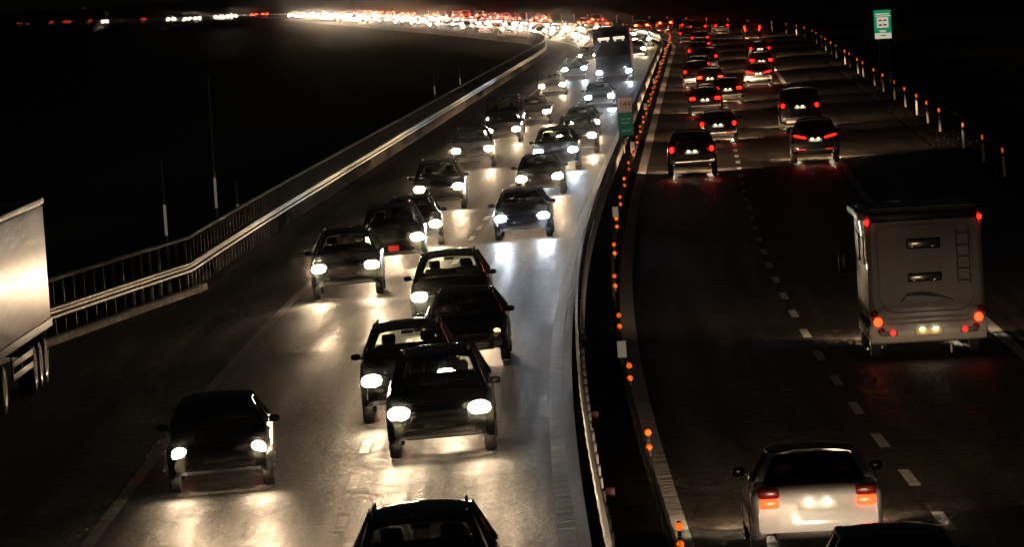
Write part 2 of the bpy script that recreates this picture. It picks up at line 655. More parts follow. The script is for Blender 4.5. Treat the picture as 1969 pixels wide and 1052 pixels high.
# amber marker discs in pairs on little brackets along the outbound rail
bm = bmesh.new()
box(bm, (0, .012, .16), (.05, .015, .42), bev=.004)
br_me = finish(bm, 'marker_bracket', M['black_plastic'])
bm = bmesh.new()
lathe_x(bm, [(-.012, .04), (.0, .05), (.012, .05), (.022, .035)], (0, 0, 0), 14)
bmesh.ops.rotate(bm, verts=bm.verts, matrix=Matrix.Rotation(-math.pi / 2, 3, 'Z'))
disc_me = finish(bm, 'amber_disc', M['amber'])
bm = bmesh.new()
box(bm, (0, 0, 0), (.16, .02, .30), bev=.006)
wp_me = finish(bm, 'white_marker_panel', M['white_reflector'])
bm = bmesh.new()
box(bm, (0, 0, 0), (.12, .02, .26), bev=.006)
rd_me = finish(bm, 'red_marker_panel', M['red_reflector'])
Y, k = 76.5, 0
while Y < 1250:
    b = obj('marker_bracket', br_me, None, rp(Y, -.2, .74), (0, 0, -heading(Y)))
    place_child(b, mb)
    obj('amber_disc', disc_me, b, (0, -.012, .08))
    obj('amber_disc', disc_me, b, (0, -.012, .30))
    if k % 4 == 2:
        w = obj('white_marker_panel', wp_me, None, rp(Y + 5.0, -.26, 1.02), (0, 0, -heading(Y)))
        place_child(w, mb)
    Y += 15.7 if Y < 600 else 24
    k += 1
for Y in (73.0, 83.5, 98.0, 119.0):
    place_child(obj('red_marker_panel', rd_me, None, rp(Y, -.92, .86), (0, 0, -heading(Y))), mb)

# ------------------------------------------------------------------ delineator posts on the far verge
bm = bmesh.new()
r = []
for z, sx, sy in ((-.2, .055, .045), (.0, .055, .045), (.98, .05, .04), (1.06, .042, .02)):
    r.append([bm.verts.new((sx * math.cos(2 * math.pi * k / 10), sy * math.sin(2 * math.pi * k / 10), z)) for k in range(10)])
for a, b in zip(r, r[1:]):
    for k in range(10):
        bm.faces.new((a[k], a[(k + 1) % 10], b[(k + 1) % 10], b[k]))
bm.faces.new(r[-1])
dp_me = finish(bm, 'delineator_post', vary(mat('greyed_white_plastic', rough=.5), (.26, .255, .24), (.44, .43, .41), 1.5))  # white plastic toned down to grey
bm = bmesh.new()
lathe = []
for z in (.74, .90):
    lathe.append([bm.verts.new((.056 * math.cos(2 * math.pi * k / 10), .047 * math.sin(2 * math.pi * k / 10), z)) for k in range(10)])
for k in range(10):
    bm.faces.new((lathe[0][k], lathe[0][(k + 1) % 10], lathe[1][(k + 1) % 10], lathe[1][k]))
band_me = finish(bm, 'black_band', M['black_plastic'])
bm = bmesh.new()
ellipsoid(bm, (0, -.04, .97), (.045, .022, .09), power=.8)
dr_me = finish(bm, 'amber_reflector', M['amber'])
DY = [199, 215.5, 231, 248, 272, 286, 300.5, 316.5, 334, 353.5, 371, 396, 409, 432, 445, 473, 490, 512, 528, 553, 571, 598, 617, 638, 662, 697]
while DY[-1] < 1300:
    DY.append(DY[-1] + 26)
near_names = ['white delineator post with amber reflector, nearest the right edge of the picture',
              'white delineator post second from the near end of the verge row',
              'white delineator post third from the near end of the verge row',
              'brightly lit white delineator post, fourth from the near end of the row',
              'white delineator post fifth from the near end of the verge row']
ORD = ['sixth', 'seventh', 'eighth', 'ninth', 'tenth', 'eleventh', 'twelfth', 'thirteenth', 'fourteenth', 'fifteenth', 'sixteenth', 'seventeenth', 'eighteenth', 'nineteenth', 'twentieth']
near_names += ['white delineator post, %s from the near end of the verge row' % w for w in ORD]
for i, Y in enumerate(DY):
    o = obj('delineator_post', dp_me, None, rp(Y, 12.75, -.02, False) + Vector((0, 0, crown(11.6) - .05)),
            (random.uniform(-.03, .03), random.uniform(-.04, .03), -heading(Y)))
    if i < len(near_names):
        tag(o, near_names[i], 'delineator post', 'delineator posts along the right verge')
    else:
        tag(o, 'tiny delineator post where the verge row thins out round the far bend', 'delineator post', 'delineator posts along the right verge')
    obj('black_band', band_me, o)
    obj('amber_reflector', dr_me, o)


# ------------------------------------------------------------------ headlamp beams (low-beam pattern with a cut-off, like a photometric profile)
def beam_light(name, color, energy, spill=.10, width=.42):
    ld = bpy.data.lights.new(name, 'SPOT')
    ld.energy = energy
    ld.color = color
    ld.spot_size = math.radians(110)
    ld.spot_blend = .35
    ld.shadow_soft_size = .07
    ld.use_nodes = True
    nt = ld.node_tree
    em = nt.nodes['Emission']
    tc = nd(nt, 'ShaderNodeTexCoord')
    sp = nd(nt, 'ShaderNodeSeparateXYZ')
    nt.links.new(tc.outputs['Normal'], sp.inputs[0])
    # elevation e = y/|z| ; azimuth a = x/|z|
    az = nd(nt, 'ShaderNodeMath', operation='ABSOLUTE')
    nt.links.new(sp.outputs['Z'], az.inputs[0])
    e = nd(nt, 'ShaderNodeMath', operation='DIVIDE')
    nt.links.new(sp.outputs['Y'], e.inputs[0])
    nt.links.new(az.outputs[0], e.inputs[1])
    a = nd(nt, 'ShaderNodeMath', operation='DIVIDE')
    nt.links.new(sp.outputs['X'], a.inputs[0])
    nt.links.new(az.outputs[0], a.inputs[1])
    cut = nd(nt, 'ShaderNodeMapRange', interpolation_type='SMOOTHSTEP')
    cut.inputs['From Min'].default_value = -.012
    cut.inputs['From Max'].default_value = .012
    cut.inputs['To Min'].default_value = 1.0
    cut.inputs['To Max'].default_value = spill
    nt.links.new(e.outputs[0], cut.inputs[0])
    # fall-off below the cut-off: exp(-(e/.09)^2)*.88+.12
    def gauss(src, s, hi, lo):
        d = nd(nt, 'ShaderNodeMath', operation='DIVIDE')
        nt.links.new(src.outputs[0], d.inputs[0])
        d.inputs[1].default_value = s
        p = nd(nt, 'ShaderNodeMath', operation='POWER')
        ab = nd(nt, 'ShaderNodeMath', operation='ABSOLUTE')
        nt.links.new(d.outputs[0], ab.inputs[0])
        nt.links.new(ab.outputs[0], p.inputs[0])
        p.inputs[1].default_value = 2.0
        ng = nd(nt, 'ShaderNodeMath', operation='MULTIPLY')
        nt.links.new(p.outputs[0], ng.inputs[0])
        ng.inputs[1].default_value = -1.0
        ex = nd(nt, 'ShaderNodeMath', operation='EXPONENT')
        nt.links.new(ng.outputs[0], ex.inputs[0])
        ma = nd(nt, 'ShaderNodeMath', operation='MULTIPLY_ADD')
        nt.links.new(ex.outputs[0], ma.inputs[0])
        ma.inputs[1].default_value = hi
        ma.inputs[2].default_value = lo
        return ma
    ge = gauss(e, .075, .91, .09)
    ga = gauss(a, width, .95, .05)
    m1 = nd(nt, 'ShaderNodeMath', operation='MULTIPLY')
    nt.links.new(ge.outputs[0], m1.inputs[0])
    nt.links.new(ga.outputs[0], m1.inputs[1])
    m2 = nd(nt, 'ShaderNodeMath', operation='MULTIPLY')
    nt.links.new(m1.outputs[0], m2.inputs[0])
    nt.links.new(cut.outputs[0], m2.inputs[1])
    nt.links.new(m2.outputs[0], em.inputs['Strength'])
    return ld


WARM, COLD = (1.0, .70, .42), (.80, .90, 1.0)
BEAM = {
    'warm': beam_light('low_beam_warm', WARM, 1250, spill=.095),
    'cold': beam_light('low_beam_xenon', COLD, 1100, spill=.10),
    'dim': beam_light('low_beam_weak', (1.0, .74, .48), 60),
    'high': beam_light('trailer_fill_beam', WARM, 3400, spill=.9, width=.15),  # added fill for the parked trailer, not a real headlamp
    'out': beam_light('low_beam_outbound', (1.0, .62, .36), 17000, spill=.004, width=.7),
    'near_out': beam_light('low_beam_close', (1.0, .74, .50), 1050, spill=.004, width=.6),
    'outdim': beam_light('low_beam_outbound_weak', (1.0, .68, .43), 6000, spill=.075, width=.7),
    'far': beam_light('low_beam_far', WARM, 1500),
}


# ------------------------------------------------------------------ cars
# local frame: origin on the ground under the middle, nose towards -Y, x to the car's left-of-picture side
def lerp_pts(pts, y):
    if y <= pts[0][0]:
        return pts[0][1]
    for (a, za), (b, zb) in zip(pts, pts[1:]):
        if y <= b:
            t = (y - a) / (b - a)
            t = t * t * (3 - 2 * t) if False else t
            return za + (zb - za) * t
    return pts[-1][1]


SPECS = {
    #            L     W     H    hood  belt  ywb   yrf   yrr   yrb   deck  R     clr  wheelbase
    'hatch': dict(L=4.1, W=1.74, H=1.47, hood=.90, belt=.98, ywb=-.95, yrf=-.28, yrr=1.45, yrb=1.86, deck=None, R=.31, clr=.25, wb=2.55),
    'mini': dict(L=3.8, W=1.70, H=1.44, hood=.90, belt=.97, ywb=-.80, yrf=-.30, yrr=1.40, yrb=1.76, deck=None, R=.31, clr=.24, wb=2.48),
    'sedan': dict(L=4.55, W=1.75, H=1.43, hood=.88, belt=.96, ywb=-.85, yrf=-.12, yrr=.98, yrb=1.52, deck=.99, R=.32, clr=.23, wb=2.7),
    'estate': dict(L=4.6, W=1.78, H=1.48, hood=.89, belt=.97, ywb=-.95, yrf=-.22, yrr=1.78, yrb=2.16, deck=None, R=.32, clr=.25, wb=2.7),
    'mpv': dict(L=4.6, W=1.82, H=1.72, hood=1.03, belt=1.10, ywb=-1.35, yrf=-.50, yrr=1.85, yrb=2.18, deck=None, R=.33, clr=.28, wb=2.8),
    'suv': dict(L=4.5, W=1.84, H=1.72, hood=1.05, belt=1.13, ywb=-.95, yrf=-.32, yrr=1.75, yrb=2.1, deck=None, R=.36, clr=.32, wb=2.65),
    'van': dict(L=5.0, W=1.92, H=1.98, hood=1.12, belt=1.22, ywb=-1.55, yrf=-.85, yrr=2.35, yrb=2.46, deck=None, R=.34, clr=.24, wb=3.1),
}
_cache = {}


def car_meshes(kind):
    if kind in _cache:
        return _cache[kind]
    s = SPECS[kind]
    L, W, H, R, clr = s['L'], s['W'], s['H'], s['R'], s['clr']
    yf, yr, hw = -L / 2, L / 2, W / 2
    wf, wr_ = -s['wb'] / 2 - .03, s['wb'] / 2 - .03
    belt, hood = s['belt'], s['hood']
    top = [(yf, hood - .26), (yf + .05, hood - .19), (yf + .2, hood - .12), (yf + .5, hood - .06), (s['ywb'], hood + .03),
           (s['ywb'] + .25, belt), (s['yrb'] - .1, belt + .03)]
    if s['deck']:
        top += [(s['yrb'] + .05, s['deck']), (yr - .12, s['deck'] - .02), (yr - .03, s['deck'] - .08), (yr, s['deck'] - .16)]
    else:
        top += [(yr - .12, belt + .01), (yr - .03, belt - .06), (yr, belt - .16)]
    base = [(yf, clr + .12), (yf + .12, clr + .02), (yf + .45, clr), (yr - .5, clr + .02), (yr - .1, clr + .08), (yr, clr + .16)]
    Ra = R + .055
    ys = {yf, yf + .03, yf + .08, yf + .16, yf + .28, s['ywb'], s['ywb'] + .25, s['yrb'] - .1, yr - .28, yr - .14, yr - .06, yr - .02, yr}
    for c in (wf, wr_):
        for t in (-1, -.97, -.88, -.7, -.4, 0, .4, .7, .88, .97, 1):
            ys.add(c + Ra * t)
        ys.add(c - Ra - .015)
        ys.add(c + Ra + .015)
    y = wf + Ra + .3
    while y < wr_ - Ra - .1:
        ys.add(y)
        y += .35
    ys = sorted(v for v in ys if yf <= v <= yr)

    def half(y):
        t = min(1, (y - yf) / .6)
        w = hw * (1 - .15 * (1 - t) ** 2.2)
        t = min(1, (yr - y) / .5)
        return w - hw * .10 * (1 - t) ** 2.4

    def bottom(y):
        z = lerp_pts(base, y)
        for c in (wf, wr_):
            if abs(y - c) < Ra:
                z = max(z, R + math.sqrt(max(0, Ra * Ra - (y - c) ** 2)) - .01)
        return z

    secs = []
    for y in ys:
        w, zt, zb = half(y), lerp_pts(top, y), bottom(y)
        zm = max(zb + .05, .42 * zt + .58 * zb if zb < .4 else zb + .04)
        zm = max(zm, min(.55, zt - .2))
        zs = max(zm + .03, zt - .13)
        hp = [(w - .10, zb + .004), (w - .03, zb), (w - .004, zb + .05), (w, zm), (w - .006, zs), (w - .035, zs + .06), (w - .085, zt - .012),
              (w - .2, zt + .006), (w * .45, zt + .022), (0, zt + .028)]
        pts = [Vector((-x, y, z)) for x, z in hp] + [Vector((x, y, z)) for x, z in reversed(hp[:-1])]
        secs.append(pts)
    n = len(secs[0])

    def mi(k, i):
        ym = (ys[k] + ys[k + 1]) / 2
        return 1 if s['ywb'] + .12 < ym < s['yrb'] - .1 and 6 <= i <= n - 8 else 0
    bm = bmesh.new()
    lofted(bm, secs, mi)
    # cabin: roof shell and pillars
    wb_, wr2 = hw - .10, hw - .27 if kind != 'van' else hw - .17
    zbw, zbr = hood + .04, (s['deck'] or belt + .02) + .01
    yrf, yrr = s['yrf'], s['yrr']
    nx, ny = 10, 8
    up, lo = [], []
    for j in range(ny + 1):
        v = j / ny
        y = yrf - .02 + (yrr - yrf + .06) * v
        zc = H - .045 * (2 * v - 1.05) ** 2 - .02 * max(0, .15 - v) / .15
        ww = wr2 - .05 * abs(2 * v - .9) ** 2
        up.append([bm.verts.new((ww * (2 * i / nx - 1), y, zc - .055 * abs(2 * i / nx - 1) ** 2.6)) for i in range(nx + 1)])
        lo.append([bm.verts.new((ww * .985 * (2 * i / nx - 1), y, zc - .05 - .06 * abs(2 * i / nx - 1) ** 2.6)) for i in range(nx + 1)])
    for j in range(ny):
        for i in range(nx):
            bm.faces.new((up[j][i], up[j][i + 1], up[j + 1][i + 1], up[j + 1][i]))
            bm.faces.new((lo[j][i], lo[j][i + 1], lo[j + 1][i + 1], lo[j + 1][i])).material_index = 1
        for i in (0, nx):
            bm.faces.new((up[j][i], up[j + 1][i], lo[j + 1][i], lo[j][i]))
    for j in (0, ny):
        for i in range(nx):
            bm.faces.new((up[j][i], up[j][i + 1], lo[j][i + 1], lo[j][i]))
    zr = H - .085
    yB = yrf + (yrr - yrf) * .38
    for sx in (-1, 1):
        bar(bm, (sx * (wb_ - .01), s['ywb'] + .04, zbw - .05), (sx * (wr2 - .08), yrf + .02, zr - .005), .075, .05)
        bar(bm, (sx * (wb_ + .015), yB + .05, belt - .04), (sx * (wr2 - .03), yB, zr - .04), .045, .11, Vector((1, 0, 0)))
        cw = .16 if not s['deck'] else .12
        bar(bm, (sx * (wb_ - .0), s['yrb'] - .03, zbr - .06), (sx * (wr2 - .09), yrr - .03, zr - .03), .06, cw, Vector((1, 0, 0)))
        if kind in ('estate', 'mpv', 'suv', 'van'):
            yC = yB + (yrr - yB) * .58
            bar(bm, (sx * (wb_ + .015), yC + .05, belt - .04), (sx * (wr2 - .03), yC, zr - .04), .045, .09, Vector((1, 0, 0)))
    body = bm
    parts = {}
    parts['_body_bm'] = finish(body, 'body_' + kind, [PAINT['black'], M['interior']], True, 32)
    # glass
    bm = bmesh.new()
    quad_grid(bm, (-(wb_ - .05), s['ywb'] + .03, zbw), (wb_ - .05, s['ywb'] + .03, zbw), (-(wr2 - .08), yrf + .01, zr + .01), (wr2 - .08, yrf + .01, zr + .01), 8, 4, Vector((0, -.06, .02)))
    parts['windscreen'] = finish(bm, 'windscreen', M['glass'])
    bm = bmesh.new()
    quad_grid(bm, (-(wb_ - .09), s['yrb'] - .02, zbr), (wb_ - .09, s['yrb'] - .02, zbr), (-(wr2 - .10), yrr + .02, zr), (wr2 - .10, yrr + .02, zr), 8, 4, Vector((0, .04, .015)))
    parts['rear_window'] = finish(bm, 'rear_window', M['glass'])
    side = []
    for sx in (-1, 1):
        bm = bmesh.new()
        quad_grid(bm, (sx * wb_, s['ywb'] + .16, belt - .02), (sx * wb_, yB + .02, belt - .02), (sx * (wr2 - .03), yrf + .06, zr), (sx * (wr2 - .03), yB - .03, zr), 4, 3, Vector((sx * .012, 0, 0)))
        side.append(('side_window', finish(bm, 'side_window', M['glass'])))
        bm = bmesh.new()
        quad_grid(bm, (sx * wb_, yB + .08, belt - .02), (sx * wb_, s['yrb'] - .12, belt - .0), (sx * (wr2 - .03), yB + .03, zr), (sx * (wr2 - .03), yrr - .06, zr), 4, 3, Vector((sx * .012, 0, 0)))
        side.append(('side_window', finish(bm, 'side_window', M['glass'])))
    parts['_side'] = side
    # underbody, seats, dash
    bm = bmesh.new()
    box(bm, (0, 0, clr + .12), (W - .62, L - .5, .16), bev=.03)
    for c in (wf, wr_):
        box(bm, (0, c, R), (W - .3, .09, .09))
    parts['underbody'] = finish(bm, 'underbody', M['trim'])
    for nm, yy, tp in (('front_seat', yrf + .55, 'f'), ('rear_bench', yrf + 1.42, 'r')):
        if nm == 'front_seat':
            bm = bmesh.new()
            box(bm, (0, 0, belt + .02), (.46, .16, .34), Matrix.Rotation(-.16, 3, 'X'), .05)
            box(bm, (0, .06, min(belt + .29, H - .21)), (.26, .10, .17), Matrix.Rotation(-.1, 3, 'X'), .04)
            parts['_seat'] = (finish(bm, 'front_seat', M['interior']), [(-.36, yy), (.36, yy)])
        elif yy < s['yrb'] - .1:
            bm = bmesh.new()
            box(bm, (0, yy, belt + .01), (W - .62, .15, .26), Matrix.Rotation(-.16, 3, 'X'), .05)
            for sx in (-.38, .38):
                box(bm, (sx, yy + .05, min(belt + .2, H - .24)), (.24, .09, .14), None, .03)
            parts['rear_bench'] = finish(bm, 'rear_bench', M['interior'])
    bm = bmesh.new()
    box(bm, (0, s['ywb'] + .42, belt + .02), (W - .36, .34, .12), None, .04)
    box(bm, (.36, s['ywb'] + .66, belt + .03), (.34, .03, .03), None, .008)
    box(bm, (0, yrf + .06, H - .17), (.22, .03, .06), None, .01)
    parts['dashboard'] = finish(bm, 'dashboard', M['interior'])
    # wheel
    tw = .19
    bm = bmesh.new()
    lathe_x(bm, [(-tw / 2 + .02, R * .62), (-tw / 2, R * .72), (-tw / 2, R * .92), (-tw / 2 + .025, R), (tw / 2 - .025, R), (tw / 2, R * .92), (tw / 2, R * .72), (tw / 2 - .02, R * .62)], (0, 0, 0), 22)
    tyre = finish(bm, 'wheel', M['tyre'])
    bm = bmesh.new()
    for sx in (1,):
        lathe_x(bm, [(tw / 2 - .05, R * .66), (tw / 2 - .005, R * .66), (tw / 2 - .01, R * .58), (tw / 2 - .05, R * .54)], (0, 0, 0), 22)
    for k in range(5):
        a = 2 * math.pi * k / 5
        bar(bm, (tw / 2 - .03, 0, 0), (tw / 2 - .02, R * .6 * math.cos(a), R * .6 * math.sin(a)), .03, .07, Vector((1, 0, 0)))
    rim = finish(bm, 'rim', M['rim'])
    parts['_wheel'] = (tyre, rim, [(sx * (hw - tw / 2 - .012), c, R) for c in (wf, wr_) for sx in (-1, 1)], tw)
    # mirror
    bm = bmesh.new()
    ellipsoid(bm, (.13, 0, 0), (.095, .05, .062), power=.72, n=12)
    bar(bm, (-.04, .02, -.05), (.1, .0, -.03), .05, .03)
    parts['_mirror'] = (finish(bm, 'wing_mirror', PAINT['black']), [(hw - .07, s['ywb'] + .42, belt + .05)])
    # nose trim
    bm = bmesh.new()
    box(bm, (0, yf - .004, hood - .36), (.95, .03, .10), None, .012)
    for k in range(3):
        box(bm, (0, yf - .02, hood - .39 + .03 * k), (.9, .012, .008))
    parts['grille'] = finish(bm, 'grille', M['trim'])
    bm = bmesh.new()
    box(bm, (0, yf + .005, clr + .18), (1.15, .03, .10), None, .012)
    parts['air_intake'] = finish(bm, 'air_intake', M['trim'])
    bm = bmesh.new()
    box(bm, (0, yf - .02, clr + .29), (.52, .012, .11), None, .003)
    parts['front_plate'] = finish(bm, 'front_plate', M['front_plate'])
    zp = (s['deck'] or belt) - .25 if kind != 'van' else 1.0
    bm = bmesh.new()
    box(bm, (0, yr + .012, zp), (.52, .014, .11), None, .003)
    parts['rear_plate'] = finish(bm, 'rear_plate', M['plate'])
    bm = bmesh.new()
    box(bm, (0, yr + .006, clr + .30), (W * .72, .05, .10), None, .02)
    box(bm, (0, yr + .012, zp + .085), (.62, .03, .03), None, .008)
    parts['rear_trim'] = finish(bm, 'rear_trim', M['trim'])
    # roof bars
    if kind in ('estate', 'suv', 'mpv'):
        bars = []
        for sx in (-1, 1):
            bm = bmesh.new()
            bar(bm, (sx * (wr2 - .09), yrf + .45, H - .012), (sx * (wr2 - .09), yrr - .15, H - .02), .035, .03)
            for yy in (yrf + .47, (yrf + yrr) / 2, yrr - .17):
                box(bm, (sx * (wr2 - .09), yy, H - .04), (.035, .07, .06))
            bars.append(finish(bm, 'roof_bar', M['steel']))
        parts['_roofbars'] = bars
    parts['_yf'], parts['_yr'] = yf, yr
    parts['_lampx'] = hw * .85 - .10
    parts['_hood'], parts['_belt'], parts['_spec'] = hood, belt, s
    _cache[kind] = parts
    return parts


_lens = {}


def lens_mesh(style, which, material):
    key = (style, which, material.name)
    if key in _lens:
        return _lens[key]
    bm = bmesh.new()
    if which == 'head':
        dims = {'round': (.125, .09, .115), 'wide': (.195, .13, .12), 'slim': (.185, .13, .10), 'small': (.085, .06, .075), 'truck': (.20, .10, .14)}[style]
        ellipsoid(bm, (0, 0, 0), dims, Matrix.Rotation(math.radians(18), 3, 'Z') if style not in ('round', 'truck') else None, power=.95, n=24)
    else:
        if style == 'strip':
            ellipsoid(bm, (0, 0, 0), (.25, .05, .038), Matrix.Rotation(math.radians(-14), 3, 'Y'), power=.55)
        elif style == 'tall':
            ellipsoid(bm, (0, 0, 0), (.065, .06, .28), Matrix.Rotation(math.radians(12), 3, 'Y'), power=.65)
        elif style == 'block':
            ellipsoid(bm, (0, 0, 0), (.13, .05, .065), None, power=.4)
        elif style == 'spot':
            ellipsoid(bm, (0, 0, 0), (.085, .05, .10), None, power=.8)
        else:
            ellipsoid(bm, (0, 0, 0), (.15, .07, .085), None, power=.6)
    _lens[key] = finish(bm, which + 'light_' + style, material)
    return _lens[key]


_bodies = {}


def body_mesh(kind, color, key='_body_bm'):
    k = (kind, color, key)
    if k not in _bodies:
        src = car_meshes(kind)[key] if key == '_body_bm' else car_meshes(kind)['_mirror'][0]
        me = src.copy()
        me.materials[0] = PAINT[color]
        _bodies[k] = me
    return _bodies[k]


def car(kind, color, Y, u, label, out=False, lamps='warm', lens='wide', tail='std', hot=False, group=None, detail=2, yaw=0.0,
        beam=None, plate_lit=False, rear_fog=False, glassy='glass', name='car', lamp_mask=(1, 1), cat='car', lit_tail=True, aim=0.0):
    """Y is the station of the end that faces the camera (nose for oncoming, tail for outbound traffic)"""
    p = car_meshes(kind)
    s = p['_spec']
    Yc = Y + s['L'] / 2
    th = heading(Yc)
    tilt = math.atan(.02) * (1 if u < UC else -1)
    root = obj(name, None, None, rp(Yc, u, .004))
    Mx = Matrix.Rotation(-th + yaw, 4, 'Z') @ Matrix.Rotation(-tilt, 4, 'Y') @ (Matrix.Rotation(math.pi, 4, 'Z') if out else Matrix())
    root.rotation_euler = Mx.to_euler()
    tag(root, label, cat, group)
    obj('body', body_mesh(kind, color), root)
    gl = []
    if detail >= 1:
        gl.append(obj('windscreen', p['windscreen'], root))
        gl.append(obj('rear_window', p['rear_window'], root))
        for nm, me in p['_side']:
            gl.append(obj(nm, me, root))
        obj('underbody', p['underbody'], root)
        me, spots = p['_seat']
        for x, y in spots:
            obj('front_seat', me, root, (x, y, 0))
        if 'rear_bench' in p:
            obj('rear_bench', p['rear_bench'], root)
        for sx in (-1, 1):
            mo = obj('wing_mirror', body_mesh(kind, 'black' if color == 'white' else color, 'mirror'), root, (sx * p['_mirror'][1][0][0], *p['_mirror'][1][0][1:]))
            mo.scale = (sx, 1, 1)
    if glassy != 'glass':
        for o in gl:
            o.material_slots[0].link = 'OBJECT'
            o.material_slots[0].material = M[glassy]
    if detail >= 2:
        obj('dashboard', p['dashboard'], root)
        for k in ('grille', 'air_intake', 'front_plate') + (() if color == 'white' else ('rear_trim',)):
            obj(k, p[k], root)
        for me in p.get('_roofbars', []):
            obj('roof_bar', me, root)
    tyre, rim, spots, tw = p['_wheel']
    for x, y, z in spots:
        w = obj('wheel', tyre, root, (x, y, z), (0, 0, math.pi if x < 0 else 0))
        if detail >= 2:
            obj('rim', rim, w)
    # lamps
    xl, yf, yr = p['_lampx'], p['_yf'], p['_yr']
    hm = {'warm': M['head_warm'], 'cold': M['head_cold'], 'dim': M['head_dim']}[lamps]
    if detail == 0:
        hm = M['far_cold'] if lamps == 'cold' else M['far_warm']
    zl = p['_hood'] - .24
    for i, sx in enumerate((-1, 1)):
        if not lamp_mask[i]:
            continue
        h = obj('headlight', lens_mesh(lens, 'head', hm), root, (sx * xl, yf + .085, zl))
        h.scale = (sx, 1, 1)
    bk = beam or (lamps if not out else 'out')
    if bk == 'out':
        aim = -1.15
    if bk != 'none':
        if detail >= 2 or (detail == 1 and not out):
            for sx in (-1, 1):
                b = bpy.data.objects.new('headlight_beam', BEAM[bk])
                C.objects.link(b)
                b.parent = root
                b.location = (sx * xl, yf - .12, zl)
                b.rotation_euler = (math.radians(90 + aim), 0, math.pi)
        else:
            b = bpy.data.objects.new('headlight_beam', BEAM['far' if not out else bk])
            C.objects.link(b)
            b.parent = root
            b.location = (0, yf - .12, zl)
            b.rotation_euler = (math.radians(90 + aim), 0, math.pi)
    tm = M['tail_hot'] if hot else M['tail']
    if detail == 0:
        tm = M['tail_far']
    if not lit_tail:
        tm = M['tail_dim']
    zt = {'std': (s['deck'] or p['_belt']) - .13, 'strip': p['_belt'] - .10, 'tall': p['_belt'] + .02, 'block': .78, 'spot': p['_belt'] - .12}[tail]
    xt = s['W'] / 2 * .90 - (.15 if tail in ('std', 'block') else .09 if tail != 'strip' else .24)
    for sx in (-1, 1):
        t = obj('taillight', lens_mesh(tail, 'tail', tm), root, (sx * xt, yr - .02, zt))
        t.scale = (sx, 1, 1)
    if out and detail >= 1:
        for sx in (-1, 1):
            b = bpy.data.objects.new('taillight_glow', TAIL_LIGHT)
            C.objects.link(b)
            b.parent = root
            b.location = (sx * xt, yr + .10, zt)
            b.rotation_euler = (math.pi / 2, 0, 0 if False else math.pi * 0)
    if rear_fog:
        for sx in (-1, 1):
            bmn = ('fogbar',)
            if bmn not in _lens:
                bm = bmesh.new()
                box(bm, (0, 0, 0), (.3, .03, .035), None, .008)
                _lens[bmn] = finish(bm, 'rear_reflector', M['fog_red'])
            obj('rear_reflector', _lens[bmn], root, (sx * .52, yr + .02, s['clr'] + .22))
    if out or detail >= 2:
        rpl = obj('rear_plate', p['rear_plate'], root)
    if plate_lit:
        zp = (s['deck'] or p['_belt']) - .25 if kind != 'van' else 1.0
        for sx in (-1, 1):
            if 'plamp' not in _lens:
                bm = bmesh.new()
                ellipsoid(bm, (0, 0, 0), (.05, .02, .018), None, n=10)
                _lens['plamp'] = finish(bm, 'plate_lamp', M['plate_lamp'])
            obj('plate_lamp', _lens['plamp'], rpl, (sx * .12, yr + .05, zp + .072))
            b = bpy.data.objects.new('plate_lamp_glow', PLATE_LIGHT)
            C.objects.link(b)
            b.parent = rpl
            b.location = (sx * .12, yr + .085, zp + .05)
    return root


PLATE_LIGHT = bpy.data.lights.new('plate_lamp_glow', 'POINT')
PLATE_LIGHT.energy = .35
PLATE_LIGHT.color = (1.0, .86, .62)
PLATE_LIGHT.shadow_soft_size = .015

TAIL_LIGHT = bpy.data.lights.new('taillight_glow', 'SPOT')
TAIL_LIGHT.energy = 6
TAIL_LIGHT.color = (1.0, .035, .012)
TAIL_LIGHT.spot_size = math.radians(130)
TAIL_LIGHT.spot_blend = 1.0
TAIL_LIGHT.shadow_soft_size = .05

# ---- oncoming traffic, slow lane (picture left) and fast lane
G_IN, G_OUT = 'oncoming cars', 'outbound cars'
car('hatch', 'black', 101, -7.08, 'black hatchback alone in the slow lane, nearest at lower left', yaw=.035, group=G_IN, lens='round')
car('mpv', 'graphite', 104, -3.45, 'dark people carrier with wide blazing headlights at the head of the queue', group=G_IN)
car('suv', 'black', 113, -4.15, 'boxy dark off-roader with roof bars tucked behind the people carrier', group=G_IN, yaw=.01)
car('estate', 'black', 128, -3.35, 'black car showing only two small amber side lights', lamps='dim', lens='small', group=G_IN)
car('suv', 'graphite', 141.5, -3.95, 'rounded dark car with pale lit bonnet, behind the one with amber lights', group=G_IN)
l6 = car('suv', 'graphite', 160.3, -7.2, 'dark off-roader in the slow lane beside the left edge line', group=G_IN, yaw=.02)
b = bpy.data.objects.new('headlight_beam', BEAM['high'])  # extra spot beside the real headlamps, put in to brighten the lay-by trailer
C.objects.link(b)
b.parent = l6
b.location = (-.70, -2.45, .85)
b.rotation_euler = (math.radians(93.4), 0, math.pi - .21)
sv = car('suv', 'grey', 175.2, -6.6, 'grey off-roader with a red front plate in the slow lane', group=G_IN, yaw=.03)
car('estate', 'black', 187.6, -6.55, 'dark estate half hidden behind the car with the red plate', group=G_IN, yaw=.04)
car('mpv', 'graphite', 215.7, -6.82, 'dark people carrier in the slow lane, lit along its flank', group=G_IN, yaw=.02)
car('hatch', 'blue', 186.5, -3.16, 'dark blue hatchback with white xenon lamps and both mirrors visible', lamps='cold', lens='slim', group=G_IN)
car('hatch', 'grey', 221, -3.41, 'grey hatchback following the dark blue xenon car', group=G_IN)
car('suv', 'black', 259.1, -7.19, 'tall dark off-roader in the slow lane, level with the kilometre sign', group=G_IN, yaw=.02)
car('suv', 'graphite', 246.9, -3.4, 'dark off-roader with cold white lamps in the fast lane', lamps='cold', group=G_IN)
car('mpv', 'grey', 266, -2.95, 'grey people carrier in the fast lane just before the kilometre sign', group=G_IN)
